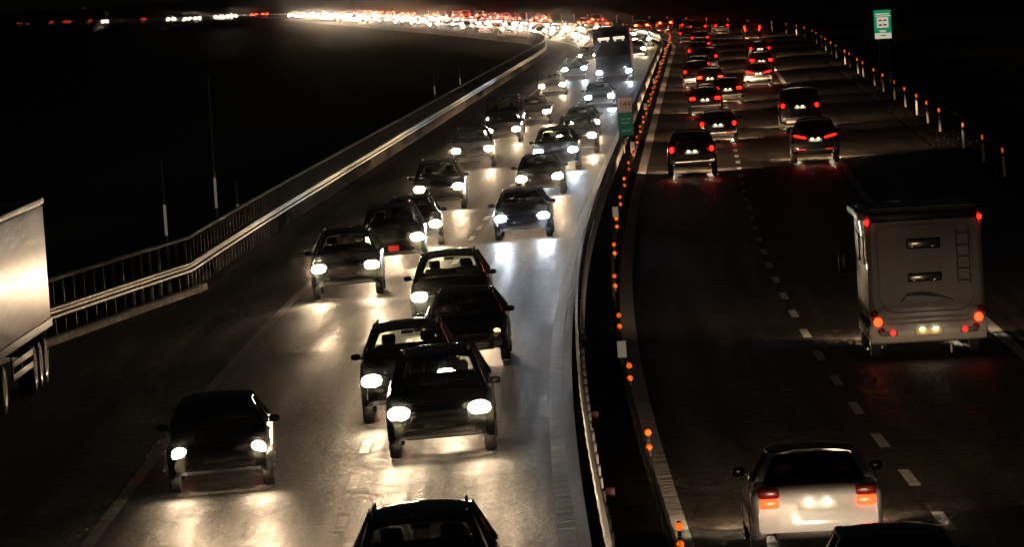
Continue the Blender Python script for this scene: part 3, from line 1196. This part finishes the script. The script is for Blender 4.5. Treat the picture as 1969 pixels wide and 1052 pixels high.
car('sedan', 'black', 294.2, -7.0, 'black saloon with bright side glint in the slow lane', group=G_IN, detail=2)
car('van', 'graphite', 309, -7.4, 'tall dark van roof showing behind the black saloon', group=G_IN, lens='small', cat='van', name='van')
car('estate', 'grey', 325, -6.3, 'grey estate in the slow lane drifting towards the dashes', group=G_IN)
car('mini', 'grey', 293.7, -3.2, 'small round-roofed car in the fast lane behind the grey people carrier', group=G_IN)
car('estate', 'graphite', 397.6, -7.03, 'dark estate with a bright pool before it in the slow lane', group=G_IN, detail=2)
car('hatch', 'graphite', 350, -3.24, 'dark hatchback right in front of the tall lorry', lamps='cold', group=G_IN, detail=2)
car('suv', 'black', 446.6, -6.55, 'dark rounded car beside the tall lorry', lamps='cold', group=G_IN, detail=1)
car('hatch', 'grey', 532, -3.0, 'small car whose single lamp shows past the lorry', group=G_IN, detail=1)
car('sedan', 'black', 520, -6.9, 'dark saloon following behind the rounded car beside the lorry', group=G_IN, detail=1)
car('suv', 'graphite', 71.8, -3.3, 'black car with roof bars cut off by the bottom edge, seen from its roof', group=G_IN, glassy='dark_glass')
# red plate on the grey off-roader
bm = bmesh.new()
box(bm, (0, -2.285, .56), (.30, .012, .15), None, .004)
o = obj('red_plate', finish(bm, 'red_plate', mat('red_plate', (.6, .03, .02), .4, emit=(1, .05, .03), estr=.35)), sv)  # plate carries weak emission though it is no lamp
o['label'] = 'small red plate on the nose'

# distant oncoming queue, both lanes
Y, k = 556.0, 0
kinds = ['hatch', 'sedan', 'estate', 'suv', 'mpv', 'mini']
cols = ['black', 'graphite', 'grey', 'silver', 'blue', 'wine']
while Y < 1640:
    for u in (-6.9, -3.1):
        if random.random() < .82:
            car(random.choice(kinds), random.choice(cols), Y + random.uniform(-9, 9), u + random.uniform(-.5, .5),
                'distant oncoming car in the merging row of headlights along the far bend', group='distant oncoming queue',
                lamps='cold' if random.random() < .22 else 'warm', detail=0)
    Y += 27 + .008 * (Y - 556)
for Y in (1796, 1806, 1822, 1834, 1868, 1886, 1930, 1942, 2125):
    car(random.choice(kinds), 'grey', Y, -5 + random.uniform(-2, 2), 'tiny oncoming car in the separate far-off cluster of headlights', group='far-off cluster of headlights', detail=0, beam='none')

# ---- outbound traffic
mercedes = car('sedan', 'white', 81.9, 1.76, 'white saloon with its boot lit by the car behind', out=True, tail='block', hot=True, group=G_OUT,
               beam='outdim', glassy='dark_glass', plate_lit=True)
for sx in (-1, 1):
    bm = bmesh.new()
    ellipsoid(bm, (0, 0, 0), (.14, .055, .07), None, power=.45)
    obj('upper_tail_lens', finish(bm, 'upper_tail_lens', M['tail_dim']), mercedes, (sx * .64, 2.262, .915))
car('hatch', 'black', 69.2, 2.0, 'black car roof at the bottom edge close behind the white saloon', out=True, group=G_OUT, beam='near_out', aim=1.7, glassy='dark_glass')
car('suv', 'black', 230.7, 1.98, 'black car with two round red lights beside the solid inner line', out=True, tail='spot', group=G_OUT, plate_lit=True, glassy='dark_glass')
car('sedan', 'graphite', 270.4, 3.1, 'dark saloon with lit plate and chrome boot strip', out=True, tail='spot', group=G_OUT, plate_lit=True, rear_fog=True, glassy='dark_glass')
car('suv', 'graphite', 238.6, 6.7, 'dark off-roader with slanting red light strips by the outer edge line', out=True, tail='strip', group=G_OUT, rear_fog=True, glassy='dark_glass', plate_lit=True)
car('van', 'black', 285.3, 6.91, 'tall dark van ahead of the off-roader with light strips', out=True, tail='spot', group=G_OUT, plate_lit=True, glassy='dark_glass', cat='van', name='van')
car('estate', 'grey', 320.6, 2.62, 'grey estate with a wide glowing number plate', out=True, group=G_OUT, plate_lit=True)
car('hatch', 'graphite', 342.5, 3.9, 'dark hatchback straddling the dashes ahead of the grey estate', out=True, group=G_OUT, plate_lit=True)
car('hatch', 'black', 376, 3.0, 'car in the packed group showing one bright orange light and plate', out=True, hot=True, group=G_OUT, plate_lit=True, detail=2)
car('mpv', 'graphite', 390, 2.2, 'people carrier in the packed group near the inner line', out=True, tail='spot', group=G_OUT, detail=1)
car('estate', 'silver', 384.5, 6.0, 'silver estate, last of three in the outer lane', out=True, tail='strip', group=G_OUT, plate_lit=True, detail=2)
car('hatch', 'graphite', 428.6, 6.64, 'dark hatchback, middle of three in the outer lane', out=True, group=G_OUT, plate_lit=True, detail=2)
car('sedan', 'black', 483.8, 7.1, 'dark saloon, first of three in the outer lane', out=True, tail='spot', group=G_OUT, plate_lit=True, detail=2)
car('estate', 'silver', 606, 8.0, 'silver estate with tall slanting orange rear lights near the crest', out=True, tail='tall', hot=True, group=G_OUT, detail=2)
for Y, u, kd, lab in ((424, 2.3, 'hatch', 'first car beyond the packed people carrier in the inner lane'),
                      (446, 2.85, 'suv', 'off-roader second beyond the packed people carrier in the inner lane'),
                      (478, 2.35, 'mpv', 'people carrier third beyond the packed group in the inner lane'),
                      (524, 2.5, 'sedan', 'dark saloon fourth beyond the packed group in the inner lane'),
                      (565, 2.45, 'hatch', 'hatchback fifth beyond the packed group, where the inner line bends'),
                      (604, 1.7, 'estate', 'estate hugging the median at the start of the far bend'),
                      (648, 4.2, 'suv', 'off-roader between the lanes on the far bend'),
                      (662, 7.4, 'sedan', 'saloon in the outer lane just beyond the silver estate'),
                      (690, 5.6, 'hatch', 'last clearly seen outbound hatchback before the row of red specks')):
    car(kd, random.choice(cols[:3]), Y, u, lab, out=True, tail='spot' if kd != 'sedan' else 'std', group='packed outbound cars before the bend', detail=1)
Y = 720.0
while Y < 1500:
    for u in (1.9, 5.8):
        if random.random() < .7:
            car(random.choice(kinds), random.choice(cols), Y + random.uniform(-12, 12), u + random.uniform(-.4, .4),
                'distant outbound car seen as red specks beyond the bend', out=True, group='distant outbound queue', detail=0, beam='none')
    Y += 36
for Y in (1775, 1800, 2080, 2290, 2360, 2375, 2430, 2530, 2560):
    car('hatch', 'black', Y, random.choice((1.9, 5.8)), 'lone red tail-light speck at the far left end of the road', out=True, group='far outbound specks', detail=0, beam='none')


# ------------------------------------------------------------------ camper van
def camper(Y, u):
    L, W, H = 6.6, 2.26, 2.95
    Yc = Y + L / 2
    root = tag(obj('camper_van', None, None, rp(Yc, u, .004)), 'pale camper van seen from behind with four red lights', 'camper van')
    root.rotation_euler = (Matrix.Rotation(-heading(Yc), 4, 'Z') @ Matrix.Rotation(math.atan(.012), 4, 'Y')).to_euler()
    yb, hw = -L / 2, W / 2
    # the coach body: rounded-corner cross sections, rear towards -Y
    bm = bmesh.new()

    def ring(y, w, z0, z1, r):
        pts = []
        for cx, cz, a0 in ((w - r, z0 + r, -90), (w - r, z1 - r * .6, 0), (-(w - r), z1 - r * .6, 90), (-(w - r), z0 + r, 180)):
            for k in range(6):
                a = math.radians(a0 + 18 * k)
                rr = r if cz < 1.5 else r * .6
                pts.append(Vector((cx + (r - rr) * (1 if cx > 0 else -1) + rr * math.cos(a), y, cz + rr * math.sin(a))))
        return pts
    secs = [ring(yb + .06, hw - .10, .86, H - .16, .30), ring(yb, hw - .06, .80, H - .12, .30), ring(yb + .04, hw - .02, .74, H - .05, .28), ring(yb + .12, hw, .70, H, .25),
            ring(0, hw, .66, H + .02, .22), ring(L / 2 - 1.9, hw, .62, H, .22), ring(L / 2 - 1.3, hw - .08, .62, H - .25, .3)]
    rg = [[bm.verts.new(p) for p in s] for s in secs]
    n = len(rg[0])
    for a, b in zip(rg, rg[1:]):
        for i in range(n):
            bm.faces.new((a[i], a[(i + 1) % n], b[(i + 1) % n], b[i]))
    bm.faces.new(rg[0])
    bm.faces.new(rg[-1])
    obj('body', finish(bm, 'body', M['camper_shell'], True, 40), root)
    # recessed rear panel frame (a raised moulding round the back wall)
    bm = bmesh.new()
    fr = [ring(yb - .012, hw - .16, .90, H - .24, .34), ring(yb - .04, hw - .14, .88, H - .22, .34), ring(yb - .04, hw - .20, .94, H - .28, .34), ring(yb - .004, hw - .22, .96, H - .30, .34)]
    rg = [[bm.verts.new(p) for p in s] for s in fr]
    for a, b in zip(rg, rg[1:]):
        for i in range(n):
            bm.faces.new((a[i], a[(i + 1) % n], b[(i + 1) % n], b[i]))
    obj('rear_moulding', finish(bm, 'rear_moulding', M['camper_shell'], True, 50), root)
    # rear windows
    for z, w, h in ((2.28, .66, .20), (1.62, .66, .17)):
        bm = bmesh.new()
        box(bm, (-.02, yb - .02, z), (w, .05, h), None, .025)
        wdw = obj('rear_window', finish(bm, 'rear_window', M['trim']), root)
        bm = bmesh.new()
        box(bm, (-.02, yb - .052, z), (w - .06, .014, h - .06), None, .005)
        obj('pane', finish(bm, 'pane', mat('camper_pane', (.30, .28, .25), .15, metal=.6, coat=1.0)), wdw)
        for sx in (-.2, .2):
            bm = bmesh.new()
            box(bm, (-.02 + sx, yb - .062, z - h * .28), (.09, .02, .03), None, .006)
            obj('latch', finish(bm, 'latch', M['chrome']), wdw)
    # ladder-like luggage rails on the right of the back wall
    bm = bmesh.new()
    for x in (.62, .86):
        bar(bm, (x, yb - .07, 1.45), (x, yb - .07, 2.52), .022, .022)
    for k in range(5):
        bar(bm, (.62, yb - .07, 1.52 + .23 * k), (.86, yb - .07, 1.52 + .23 * k), .02, .02)
    obj('ladder', finish(bm, 'ladder', M['dark_steel']), root)
    # swoosh graphic low on the back wall, a thin applied strip
    bm = bmesh.new()
    pts = []
    for k in range(17):
        t = k / 16
        x = -.52 + 1.05 * t
        z = 1.30 - .10 * (2.4 * t - .7) ** 2 * .55 if t > .12 else 1.16 + t * .95
        wd = .012 + .035 * math.sin(math.pi * min(1, t * 1.1)) * (1 - t * .55)
        pts.append((x, z, wd))
    up = [bm.verts.new((x, yb - .006, z + w)) for x, z, w in pts]
    dn = [bm.verts.new((x, yb - .006, z - w)) for x, z, w in pts]
    for i in range(16):
        bm.faces.new((up[i], up[i + 1], dn[i + 1], dn[i]))
    obj('swoosh_stripe', finish(bm, 'swoosh_stripe', M['camper_dark'], False), root)
    # bumper
    bm = bmesh.new()
    prof = [(yb + .25, .36), (yb - .02, .36), (yb - .09, .42), (yb - .10, .60), (yb - .05, .72), (yb + .10, .76)]
    secs = []
    for k in range(13):
        x = -hw + .01 + (W - .02) * k / 12
        inset = .12 * abs(2 * k / 12 - 1) ** 6
        lift = .16 * max(0, abs(2 * k / 12 - 1) - .66) / .34
        secs.append([Vector((x, y + inset, z + (lift if z > .65 else 0))) for y, z in prof])
    lofted(bm, secs)
    bump = obj('rear_bumper', finish(bm, 'rear_bumper', M['camper_shell'], True, 50), root)
    for sx in (-1, 1):
        bm = bmesh.new()
        box(bm, (sx * .78, yb - .095, .56), (.34, .02, .10), None, .01)
        obj('bumper_insert', finish(bm, 'bumper_insert', M['dark_steel']), bump)
    for sx in (-1, 1):
        bm = bmesh.new()
        lathe_x(bm, [(-.02, .055), (0, .065), (.02, .05)], (0, 0, 0), 14)
        bmesh.ops.rotate(bm, verts=bm.verts, matrix=Matrix.Rotation(-math.pi / 2, 3, 'Z'))
        obj('red_reflector', finish(bm, 'red_reflector', M['fog_red']), bump, (sx * .70, yb - .115, .57))
        # lamp cluster: housing, upper unlit lens, lit lens, lower unlit lens
        bm = bmesh.new()
        ellipsoid(bm, (0, 0, 0), (.12, .06, .30), Matrix.Rotation(sx * math.radians(-24), 3, 'Y'), power=.7)
        cl = obj('lamp_cluster', finish(bm, 'lamp_cluster', M['camper_shell']), root, (sx * (hw - .15), yb - .02, .78))
        for dz, dx, mm, rr in ((.17, .06, M['tail_dim'], .075), (0.01, 0.0, M['tail_hot'], .085), (-.17, -.06, M['tail_dim'], .07)):
            bm = bmesh.new()
            ellipsoid(bm, (0, 0, 0), (rr, .04, rr), None, power=.95, n=14)
            obj('taillight', finish(bm, 'taillight', mm), cl, (sx * dx, -.05, dz))
        bm = bmesh.new()
        ellipsoid(bm, (0, 0, 0), (.045, .04, .05), None, n=12)
        obj('marker_light', finish(bm, 'marker_light', M['tail']), root, (sx * (hw - .03), yb - .0, 2.74))
        # side: tall window frames and skirts, kept on both flanks
        for yy, w in ((yb + 1.3, .9), (yb + 3.3, 1.1)):
            bm = bmesh.new()
            box(bm, (sx * (hw + .012), yy, 2.15), (.03, w, .55), None, .012)
            wdw = obj('side_window', finish(bm, 'side_window', M['trim']), root)
        bm = bmesh.new()
        box(bm, (sx * (hw - .04), -.1, .52), (.06, L - 2.4, .30), None, .02)
        obj('side_skirt', finish(bm, 'side_skirt', M['dark_steel']), root)
        bm = bmesh.new()
        box(bm, (sx * (hw + .03), yb + .9, .62), (.03, .5, .06), None, .008)
        obj('side_trim', finish(bm, 'side_trim', M['steel']), root)
        bm = bmesh.new()
        ellipsoid(bm, (0, 0, 0), (.12, .09, .24), None, power=.6)
        bar(bm, (-sx * .14, .05, .1), (0, .03, .05), .03, .03)
        obj('wing_mirror', finish(bm, 'wing_mirror', M['trim']), root, (sx * (hw + .22), L / 2 - 1.35, 1.75))
    # awning tube along the left roof edge
    bm = bmesh.new()
    box(bm, (-hw - .05, -.4, H - .12), (.12, 4.4, .14), None, .03)
    obj('awning_case', finish(bm, 'awning_case', M['camper_shell']), root)
    bm = bmesh.new()
    box(bm, (0, yb + .06, H - .13), (W - .16, .20, .19), None, .04)  # dark band across the top of the back wall
    obj('dark_roof_band', finish(bm, 'dark_roof_band', M['trim']), root)
    # roof rail across the back
    bm = bmesh.new()
    bar(bm, (-hw + .1, yb + .15, H + .03), (hw - .1, yb + .15, H + .03), .03, .03)
    obj('roof_rail', finish(bm, 'roof_rail', M['steel']), root)
    # plate
    bm = bmesh.new()
    box(bm, (0, yb - .115, .56), (.52, .014, .12), None, .003)
    pl = obj('rear_plate', finish(bm, 'rear_plate', mat('yellowed_plate', (.75, .60, .28), .5)), root)
    for x in (-.13, .13):
        obj('plate_lamp', _lens['plamp'], pl, (x, yb - .15, .63))
        b = bpy.data.objects.new('plate_lamp_glow', PLATE_LIGHT)
        C.objects.link(b)
        b.parent = pl
        b.location = (x, yb - .19, .61)
    # cab nose
    bm = bmesh.new()
    secs = []
    for y, zt, w in ((L / 2 - 1.5, 1.75, hw - .06), (L / 2 - .9, 1.62, hw - .1), (L / 2 - .5, 1.12, hw - .12), (L / 2 - .06, 1.0, hw - .16), (L / 2, .8, hw - .24)):
        secs.append([Vector((x, y, z)) for x, z in ((-w + .05, .36), (-w, .5), (-w, zt - .2), (-w + .14, zt), (w - .14, zt), (w, zt - .2), (w, .5), (w - .05, .36))])
    lofted(bm, secs)
    obj('cab', finish(bm, 'cab', PAINT['white'], True, 40), root)
    for sx in (-1, 1):
        obj('headlight', lens_mesh('wide', 'head', M['head_warm']), root, (sx * .75, L / 2 - .06, .82))
        b = bpy.data.objects.new('headlight_beam', BEAM['outdim'])
        C.objects.link(b)
        b.parent = root
        b.location = (sx * .75, L / 2 + .2, .82)
        b.rotation_euler = (math.pi / 2, 0, 0)
    # wheels, exhaust
    p = car_meshes('van')
    tyre, rim, _, _ = p['_wheel']
    for x in (-hw + .16, hw - .16):
        for y in (yb + 1.75, L / 2 - 1.0):
            w = obj('wheel', tyre, root, (x, y, .34), (0, 0, math.pi if x < 0 else 0))
            obj('rim', rim, w)
    bm = bmesh.new()
    bar(bm, (.42, yb + .05, .30), (.42, yb + .02, .12), .03, .05)
    obj('towing_strap', finish(bm, 'towing_strap', M['concrete']), root)
    bm = bmesh.new()
    box(bm, (0, 0, .42), (W - .7, L - .8, .2), None, .03)
    obj('chassis', finish(bm, 'chassis', M['trim']), root)
    return root


camper(121.3, 5.78)


# ------------------------------------------------------------------ parked lorry in the lay-by
def lorry(Yrear, u_face):
    """semi-trailer facing the camera, its road-side flank at u_face, tail at Yrear"""
    W, L = 2.5, 13.4
    u = u_face - W / 2
    Y = Yrear - L / 2
    root = tag(obj('lorry', None, None, rp(Yrear, u, .004)), 'white ribbed lorry trailer cut by the left edge, standing in the lay-by', 'lorry')
    root.rotation_euler = (0, 0, -heading(Yrear))
    # local: rear at y=0, nose towards -y, road-side flank at +x
    bm = bmesh.new()
    box(bm, (0, -L / 2, 2.62), (W - .06, L, 2.72), None, .03)
    obj('trailer_box', finish(bm, 'trailer_box', M['tarpaulin']), root)
    bm = bmesh.new()
    box(bm, (0, 0, 2.57), (.055, .19, 2.5), None, .014)
    rib = finish(bm, 'side_panel', M['tarpaulin'])
    k = 0
    while k * .24 < L - .4:
        obj('side_panel', rib, root, (W / 2 - .022, -.22 - .24 * k, 0.02 + .004 * (k % 3)))
        k += 1
    for z, nm in ((3.95, 'roof_rail'), (1.28, 'sill_rail')):
        bm = bmesh.new()
        box(bm, (W / 2 - .005, -L / 2, z), (.09, L, .12 if z > 2 else .18), None, .015)
        obj(nm, finish(bm, nm, M['white_plastic'] if z > 2 else M['dark_steel']), root)
    bm = bmesh.new()
    box(bm, (0, .035, 2.58), (W, .06, 2.76), None, .015)
    obj('rear_door', finish(bm, 'rear_door', M['tarpaulin']), root)
    bm = bmesh.new()
    for x in (-.5, .5):
        box(bm, (x, -L / 2, 1.05), (.14, L - .2, .26), None, .01)
    box(bm, (0, .0, .62), (2.3, .1, .14), None, .01)
    box(bm, (-.9, 0, .85), (.08, .08, .5))
    box(bm, (.9, 0, .85), (.08, .08, .5))
    obj('chassis', finish(bm, 'chassis', M['dark_steel']), root)
    bm = bmesh.new()
    for z in (.62, .88):
        box(bm, (W / 2 - .05, -6.6, z), (.03, 4.6, .13), None, .008)
    for y in (-4.5, -6.6, -8.7):
        box(bm, (W / 2 - .08, y, .85), (.04, .06, .6))
    obj('side_guard', finish(bm, 'side_guard', M['dark_steel']), root)
    bm = bmesh.new()
    box(bm, (W / 2 - .3, -.62, .86), (.42, .02, .72), None, .006)
    obj('mud_flap', finish(bm, 'mud_flap', M['white_plastic']), root)
    bm = bmesh.new()
    R = .5
    lathe_x(bm, [(-.16, R * .6), (-.17, R * .9), (-.14, R), (.14, R), (.17, R * .9), (.16, R * .6)], (0, 0, 0), 26)
    tyre = finish(bm, 'wheel', M['tyre'])
    bm = bmesh.new()
    lathe_x(bm, [(.10, R * .62), (.165, R * .61), (.15, R * .5), (.06, R * .42), (.07, .12), (.12, .11), (.12, .02)], (0, 0, 0), 26)
    rim = finish(bm, 'rim', M['rim'])
    for y in (-1.35, -2.66, -3.97, -10.9, -14.6):
        for sx in (-1, 1):
            w = obj('wheel', tyre, root, (sx * (W / 2 - .2), y, R), (0, 0, 0 if sx > 0 else math.pi))
            obj('rim', rim, w)
    # tractor cab
    bm = bmesh.new()
    secs = []
    for y, w, z0, z1 in ((-13.6, 1.2, .6, 3.7), (-13.9, 1.22, .5, 3.75), (-15.2, 1.22, .4, 3.65), (-15.62, 1.2, .4, 3.3), (-15.82, 1.14, .4, 2.0), (-15.86, 1.08, .45, 1.3)):
        secs.append([Vector((x, y, z)) for x, z in ((-w + .04, z0), (-w, z0 + .1), (-w, z1 - .18), (-w + .16, z1), (w - .16, z1), (w, z1 - .18), (w, z0 + .1), (w - .04, z0))])
    lofted(bm, secs)
    obj('cab', finish(bm, 'cab', PAINT['white'], True, 40), root)
    bm = bmesh.new()
    quad_grid(bm, (-1.0, -15.87, 1.95), (1.0, -15.87, 1.95), (-.98, -15.68, 2.9), (.98, -15.68, 2.9), 6, 3, Vector((0, -.03, 0)))
    obj('windscreen', finish(bm, 'windscreen', M['dark_glass']), root)
    return root


lorry(136.7, -12.62)


# ------------------------------------------------------------------ oncoming lorry in the fast lane
def cab_lorry(Y, u):
    Yc = Y
    root = tag(obj('lorry', None, None, rp(Yc, u, .004)), 'tall oncoming lorry with icy white headlights and two pale panels up in its windscreen', 'lorry')
    root.rotation_euler = (Matrix.Rotation(-heading(Yc), 4, 'Z') @ Matrix.Rotation(-math.atan(.02), 4, 'Y')).to_euler()
    bm = bmesh.new()
    secs = []
    for y, w, z0, z1 in ((0, 1.10, .42, 1.25), (.06, 1.2, .36, 1.7), (.14, 1.24, .34, 2.1), (.30, 1.25, .34, 3.15), (.55, 1.25, .34, 3.5), (2.2, 1.25, .5, 3.65)):
        secs.append([Vector((x, y, z)) for x, z in ((-w + .06, z0), (-w, z0 + .12), (-w, z1 - .2), (-w + .18, z1), (w - .18, z1), (w, z1 - .2), (w, z0 + .12), (w - .06, z0))])
    lofted(bm, secs)
    obj('cab', finish(bm, 'cab', PAINT['blue'], True, 40), root)
    bm = bmesh.new()
    quad_grid(bm, (-1.08, .08, 1.82), (1.08, .08, 1.82), (-1.05, .27, 2.75), (1.05, .27, 2.75), 8, 4, Vector((0, -.05, 0)))
    obj('windscreen', finish(bm, 'windscreen', mat('black_windscreen', (.01, .01, .012), .08, coat=1.0)), root)
    for x in (-.52, .52):
        bm = bmesh.new()
        box(bm, (x, .245, 3.0), (.78, .05, .17), None, .03)
        for k in (-1, 1):
            box(bm, (x + k * .26, .24, 2.86), (.10, .045, .16), None, .02)
        obj('visor_panel', finish(bm, 'visor_panel', M['visor_light']), root)
    bm = bmesh.new()
    for k in range(5):
        box(bm, (0, -.0 + .012 * k, .75 + .18 * k), (1.3 + .05 * k, .05, .07), None, .01)
    obj('grille', finish(bm, 'grille', M['trim']), root)
    bm = bmesh.new()
    box(bm, (0, 6.6, 2.3), (2.5, 8.4, 2.8), None, .04)
    obj('cargo_box', finish(bm, 'cargo_box', PAINT['graphite']), root)
    bm = bmesh.new()
    box(bm, (0, 5.5, .8), (1.1, 10, .24), None, .02)
    obj('chassis', finish(bm, 'chassis', M['trim']), root)
    bm = bmesh.new()
    R = .5
    lathe_x(bm, [(-.16, R * .6), (-.17, R * .9), (-.14, R), (.14, R), (.17, R * .9), (.16, R * .6)], (0, 0, 0), 20)
    tyre = finish(bm, 'wheel', M['tyre'])
    for sx in (-1, 1):
        for y in (1.2, 7.2, 8.5):
            obj('wheel', tyre, root, (sx * 1.04, y, R))
        obj('headlight', lens_mesh('truck', 'head', M['head_cold']), root, (sx * 1.0, .03, .72))
        b = bpy.data.objects.new('headlight_beam', BEAM['cold'])
        C.objects.link(b)
        b.parent = root
        b.location = (sx * 1.0, -.2, .72)
        b.rotation_euler = (math.pi / 2, 0, math.pi)
        bm = bmesh.new()
        ellipsoid(bm, (0, 0, 0), (.11, .08, .32), None, power=.6)
        bar(bm, (-sx * .22, .05, .2), (0, .0, .15), .03, .03)
        obj('wing_mirror', finish(bm, 'wing_mirror', M['trim']), root, (sx * 1.48, .15, 2.2))
    return root


cab_lorry(425.2, -3.42)


# ------------------------------------------------------------------ signs
def text(body, size, loc, parent, material, name):
    cu = bpy.data.curves.new(name, 'FONT')
    cu.body = body
    cu.size = size
    cu.align_x = 'CENTER'
    cu.align_y = 'CENTER'
    cu.extrude = .002
    cu.materials.append(material)
    tmp = bpy.data.objects.new(name, cu)
    C.objects.link(tmp)
    me = bpy.data.meshes.new_from_object(tmp.evaluated_get(bpy.context.evaluated_depsgraph_get()))
    bpy.data.objects.remove(tmp)
    o = bpy.data.objects.new(name, me)
    C.objects.link(o)
    o.parent = parent
    o.location = loc
    o.rotation_euler = (math.pi / 2, 0, 0)
    return o


def slab(name, c, s, material, parent, bev=.004):
    bm = bmesh.new()
    box(bm, (0, 0, 0), s, None, bev)
    return obj(name, finish(bm, name, material), parent, c)


ks = tag(obj('kilometre_sign', None, None, rp(259.5, -.72)), 'narrow kilometre sign reading 144 standing in the median', 'sign')
ks.rotation_euler = (0, 0, -heading(260))
bm = bmesh.new()
tube_z(bm, .03, .03, 0, 1.0, c=(-.14, 0))
tube_z(bm, .03, .03, 0, 1.0, c=(.14, 0))
obj('post', finish(bm, 'post', M['steel']), ks)
slab('back_plate', (0, 0, 1.62), (.64, .03, 1.66), M['dark_steel'], ks)
up = slab('number_panel', (0, -.022, 2.12), (.58, .012, .62), M['sign_dimwhite'], ks)
text('144', .34, (0, -.010, .02), up, mat('sign_numerals', (.16, .04, .03), .5), 'numerals')
dn = slab('green_panel', (0, -.022, 1.32), (.58, .012, .94), M['sign_dimgreen'], ks)
for z, segs in ((.22, ((-.12, .22), (.13, .16))), (.06, ((-.03, .36),)), (-.26, ((-.08, .2), (.12, .1)))):
    for x, w in segs:
        slab('faint_lettering', (x, -.009, z), (w, .004, .055), M['sign_palegreen'], dn, 0)

gs = tag(obj('road_sign', None, None, rp(381.7, 13.7, -.1, False)), 'green and white motorway sign with car pictogram on two posts', 'sign')
gs.rotation_euler = (0, math.radians(1.0), -heading(381))
for x in (-.28, .32):
    bm = bmesh.new()
    tube_z(bm, .035, .035, -.4, 2.7, c=(x, .04))
    obj('post', finish(bm, 'post', M['dark_steel']), gs)
slab('plate', (0, 0, 3.28), (1.04, .03, 1.76), M['sign_green'], gs, .01)
slab('white_band', (0, -.021, 3.92), (.84, .006, .07), M['sign_white'], gs, 0)
slab('white_band', (.05, -.021, 3.80), (.94, .006, .05), M['sign_white'], gs, 0)
pic = slab('pictogram_panel', (0, -.021, 3.40), (.70, .008, .64), M['sign_white'], gs, 0)
for zz in (.13, -.15):
    for x in (-.14, .14):
        bm = bmesh.new()
        prof = [(-.12, -.04), (-.12, .0), (-.08, .015), (-.05, .055), (.04, .055), (.08, .01), (.12, 0), (.12, -.04), (.085, -.04), (.07, -.06), (.045, -.06), (.03, -.04), (-.03, -.04), (-.045, -.06), (-.07, -.06), (-.085, -.04)]
        a = [bm.verts.new((px, -.007, pz)) for px, pz in prof]
        bm.faces.new(a)
        obj('car_symbol', finish(bm, 'car_symbol', M['ink'], False), pic, (x, 0, zz))
bm = bmesh.new()
a = [bm.verts.new(p) for p in ((-.03, -.007, .03), (.03, -.007, .03), (0, -.007, -.03))]
bm.faces.new(a)
obj('arrow_symbol', finish(bm, 'arrow_symbol', M['ink'], False), pic, (0, 0, 0))
slab('white_band', (-.02, -.021, 2.90), (.44, .006, .05), M['sign_white'], gs, 0)
slab('white_band', (0, -.021, 2.83), (.36, .006, .05), M['sign_white'], gs, 0)
lowp = slab('lower_panel', (0, -.021, 2.58), (1.0, .008, .34), M['sign_white'], gs, 0)
slab('faint_lettering', (.02, -.006, .02), (.36, .004, .05), M['old_paint'], lowp, 0)

# ------------------------------------------------------------------ thin poles in the dark field
for Y, u, h, lab in ((205, -15.4, 2.7, 'thin pale pole just beyond the guard rail, left of the taller one'),
                     (228, -15.5, 5.0, 'tall thin pole leaning up out of the dark field'),
                     (216, -13.8, 1.5, 'short white stub post beyond the guard rail'),
                     (420, -15.5, 1.6, 'small thin post beyond the far part of the guard rail'),
                     (452, -15.0, 1.4, 'short bright post near the far end of the guard rail')):
    bm = bmesh.new()
    tube_z(bm, .045, .03, -1.4, h, 8)
    o = tag(obj('pole', finish(bm, 'pole', M['white_plastic']), None, rp(Y, u, -.1, False), (0, random.uniform(-.02, .01), 0)), lab, 'pole')
    bm = bmesh.new()
    tube_z(bm, .048, .047, .2, min(h * .45, 1.3), 8)
    obj('white_band', finish(bm, 'white_band', M['white_reflector']), o)  # band emission imitates headlamp light on the pole

# ------------------------------------------------------------------ rough grass along the right verge
bm = bmesh.new()
for i in range(3000):
    Y = 170 + 480 * random.random() ** 1.4
    u = 11.7 + 3.4 * random.random() ** 1.3
    z = -.03 - max(0, u - 12.8) * .15
    p = rp(Y, u, z + crown(11.6), False)
    a = random.uniform(0, 6.28)
    hgt = random.uniform(.03, .12)
    d = Vector((math.cos(a), math.sin(a), 0)) * .035
    t = Vector((random.uniform(-.1, .1), random.uniform(-.1, .1), hgt))
    v = [bm.verts.new(p - d - Vector((0, 0, .05))), bm.verts.new(p + d - Vector((0, 0, .05))), bm.verts.new(p + t)]
    bm.faces.new(v)
o = obj('grass', finish(bm, 'grass', mat('dry_grass', (.012, .0115, .006), .9, spec=.1), False))
o['kind'] = 'stuff'
o['label'] = 'rough dry grass along the right verge'
o['category'] = 'grass'

# ------------------------------------------------------------------ haze box added for a glow around the lamps
bm = bmesh.new()
box(bm, (0, 1380, 3.6), (3000, 3200, 12.6))
hz = obj('haze', finish(bm, 'haze', bpy.data.materials.new('glow_haze'), False))  # scattering volume added to spread a halo round each lamp
hz['kind'] = 'stuff'
hz['label'] = 'thin haze box added to make a glow around the lamps'
hz['category'] = 'haze'
hm = hz.data.materials[0]
hm.use_nodes = True
hm.node_tree.nodes.clear()
ho = nd(hm.node_tree, 'ShaderNodeOutputMaterial')
pv = nd(hm.node_tree, 'ShaderNodeVolumePrincipled')
pv.inputs['Color'].default_value = (.95, .90, .84, 1)
pv.inputs['Density'].default_value = .0001
pv.inputs['Anisotropy'].default_value = .9992
hm.node_tree.links.new(pv.outputs[0], ho.inputs['Volume'])
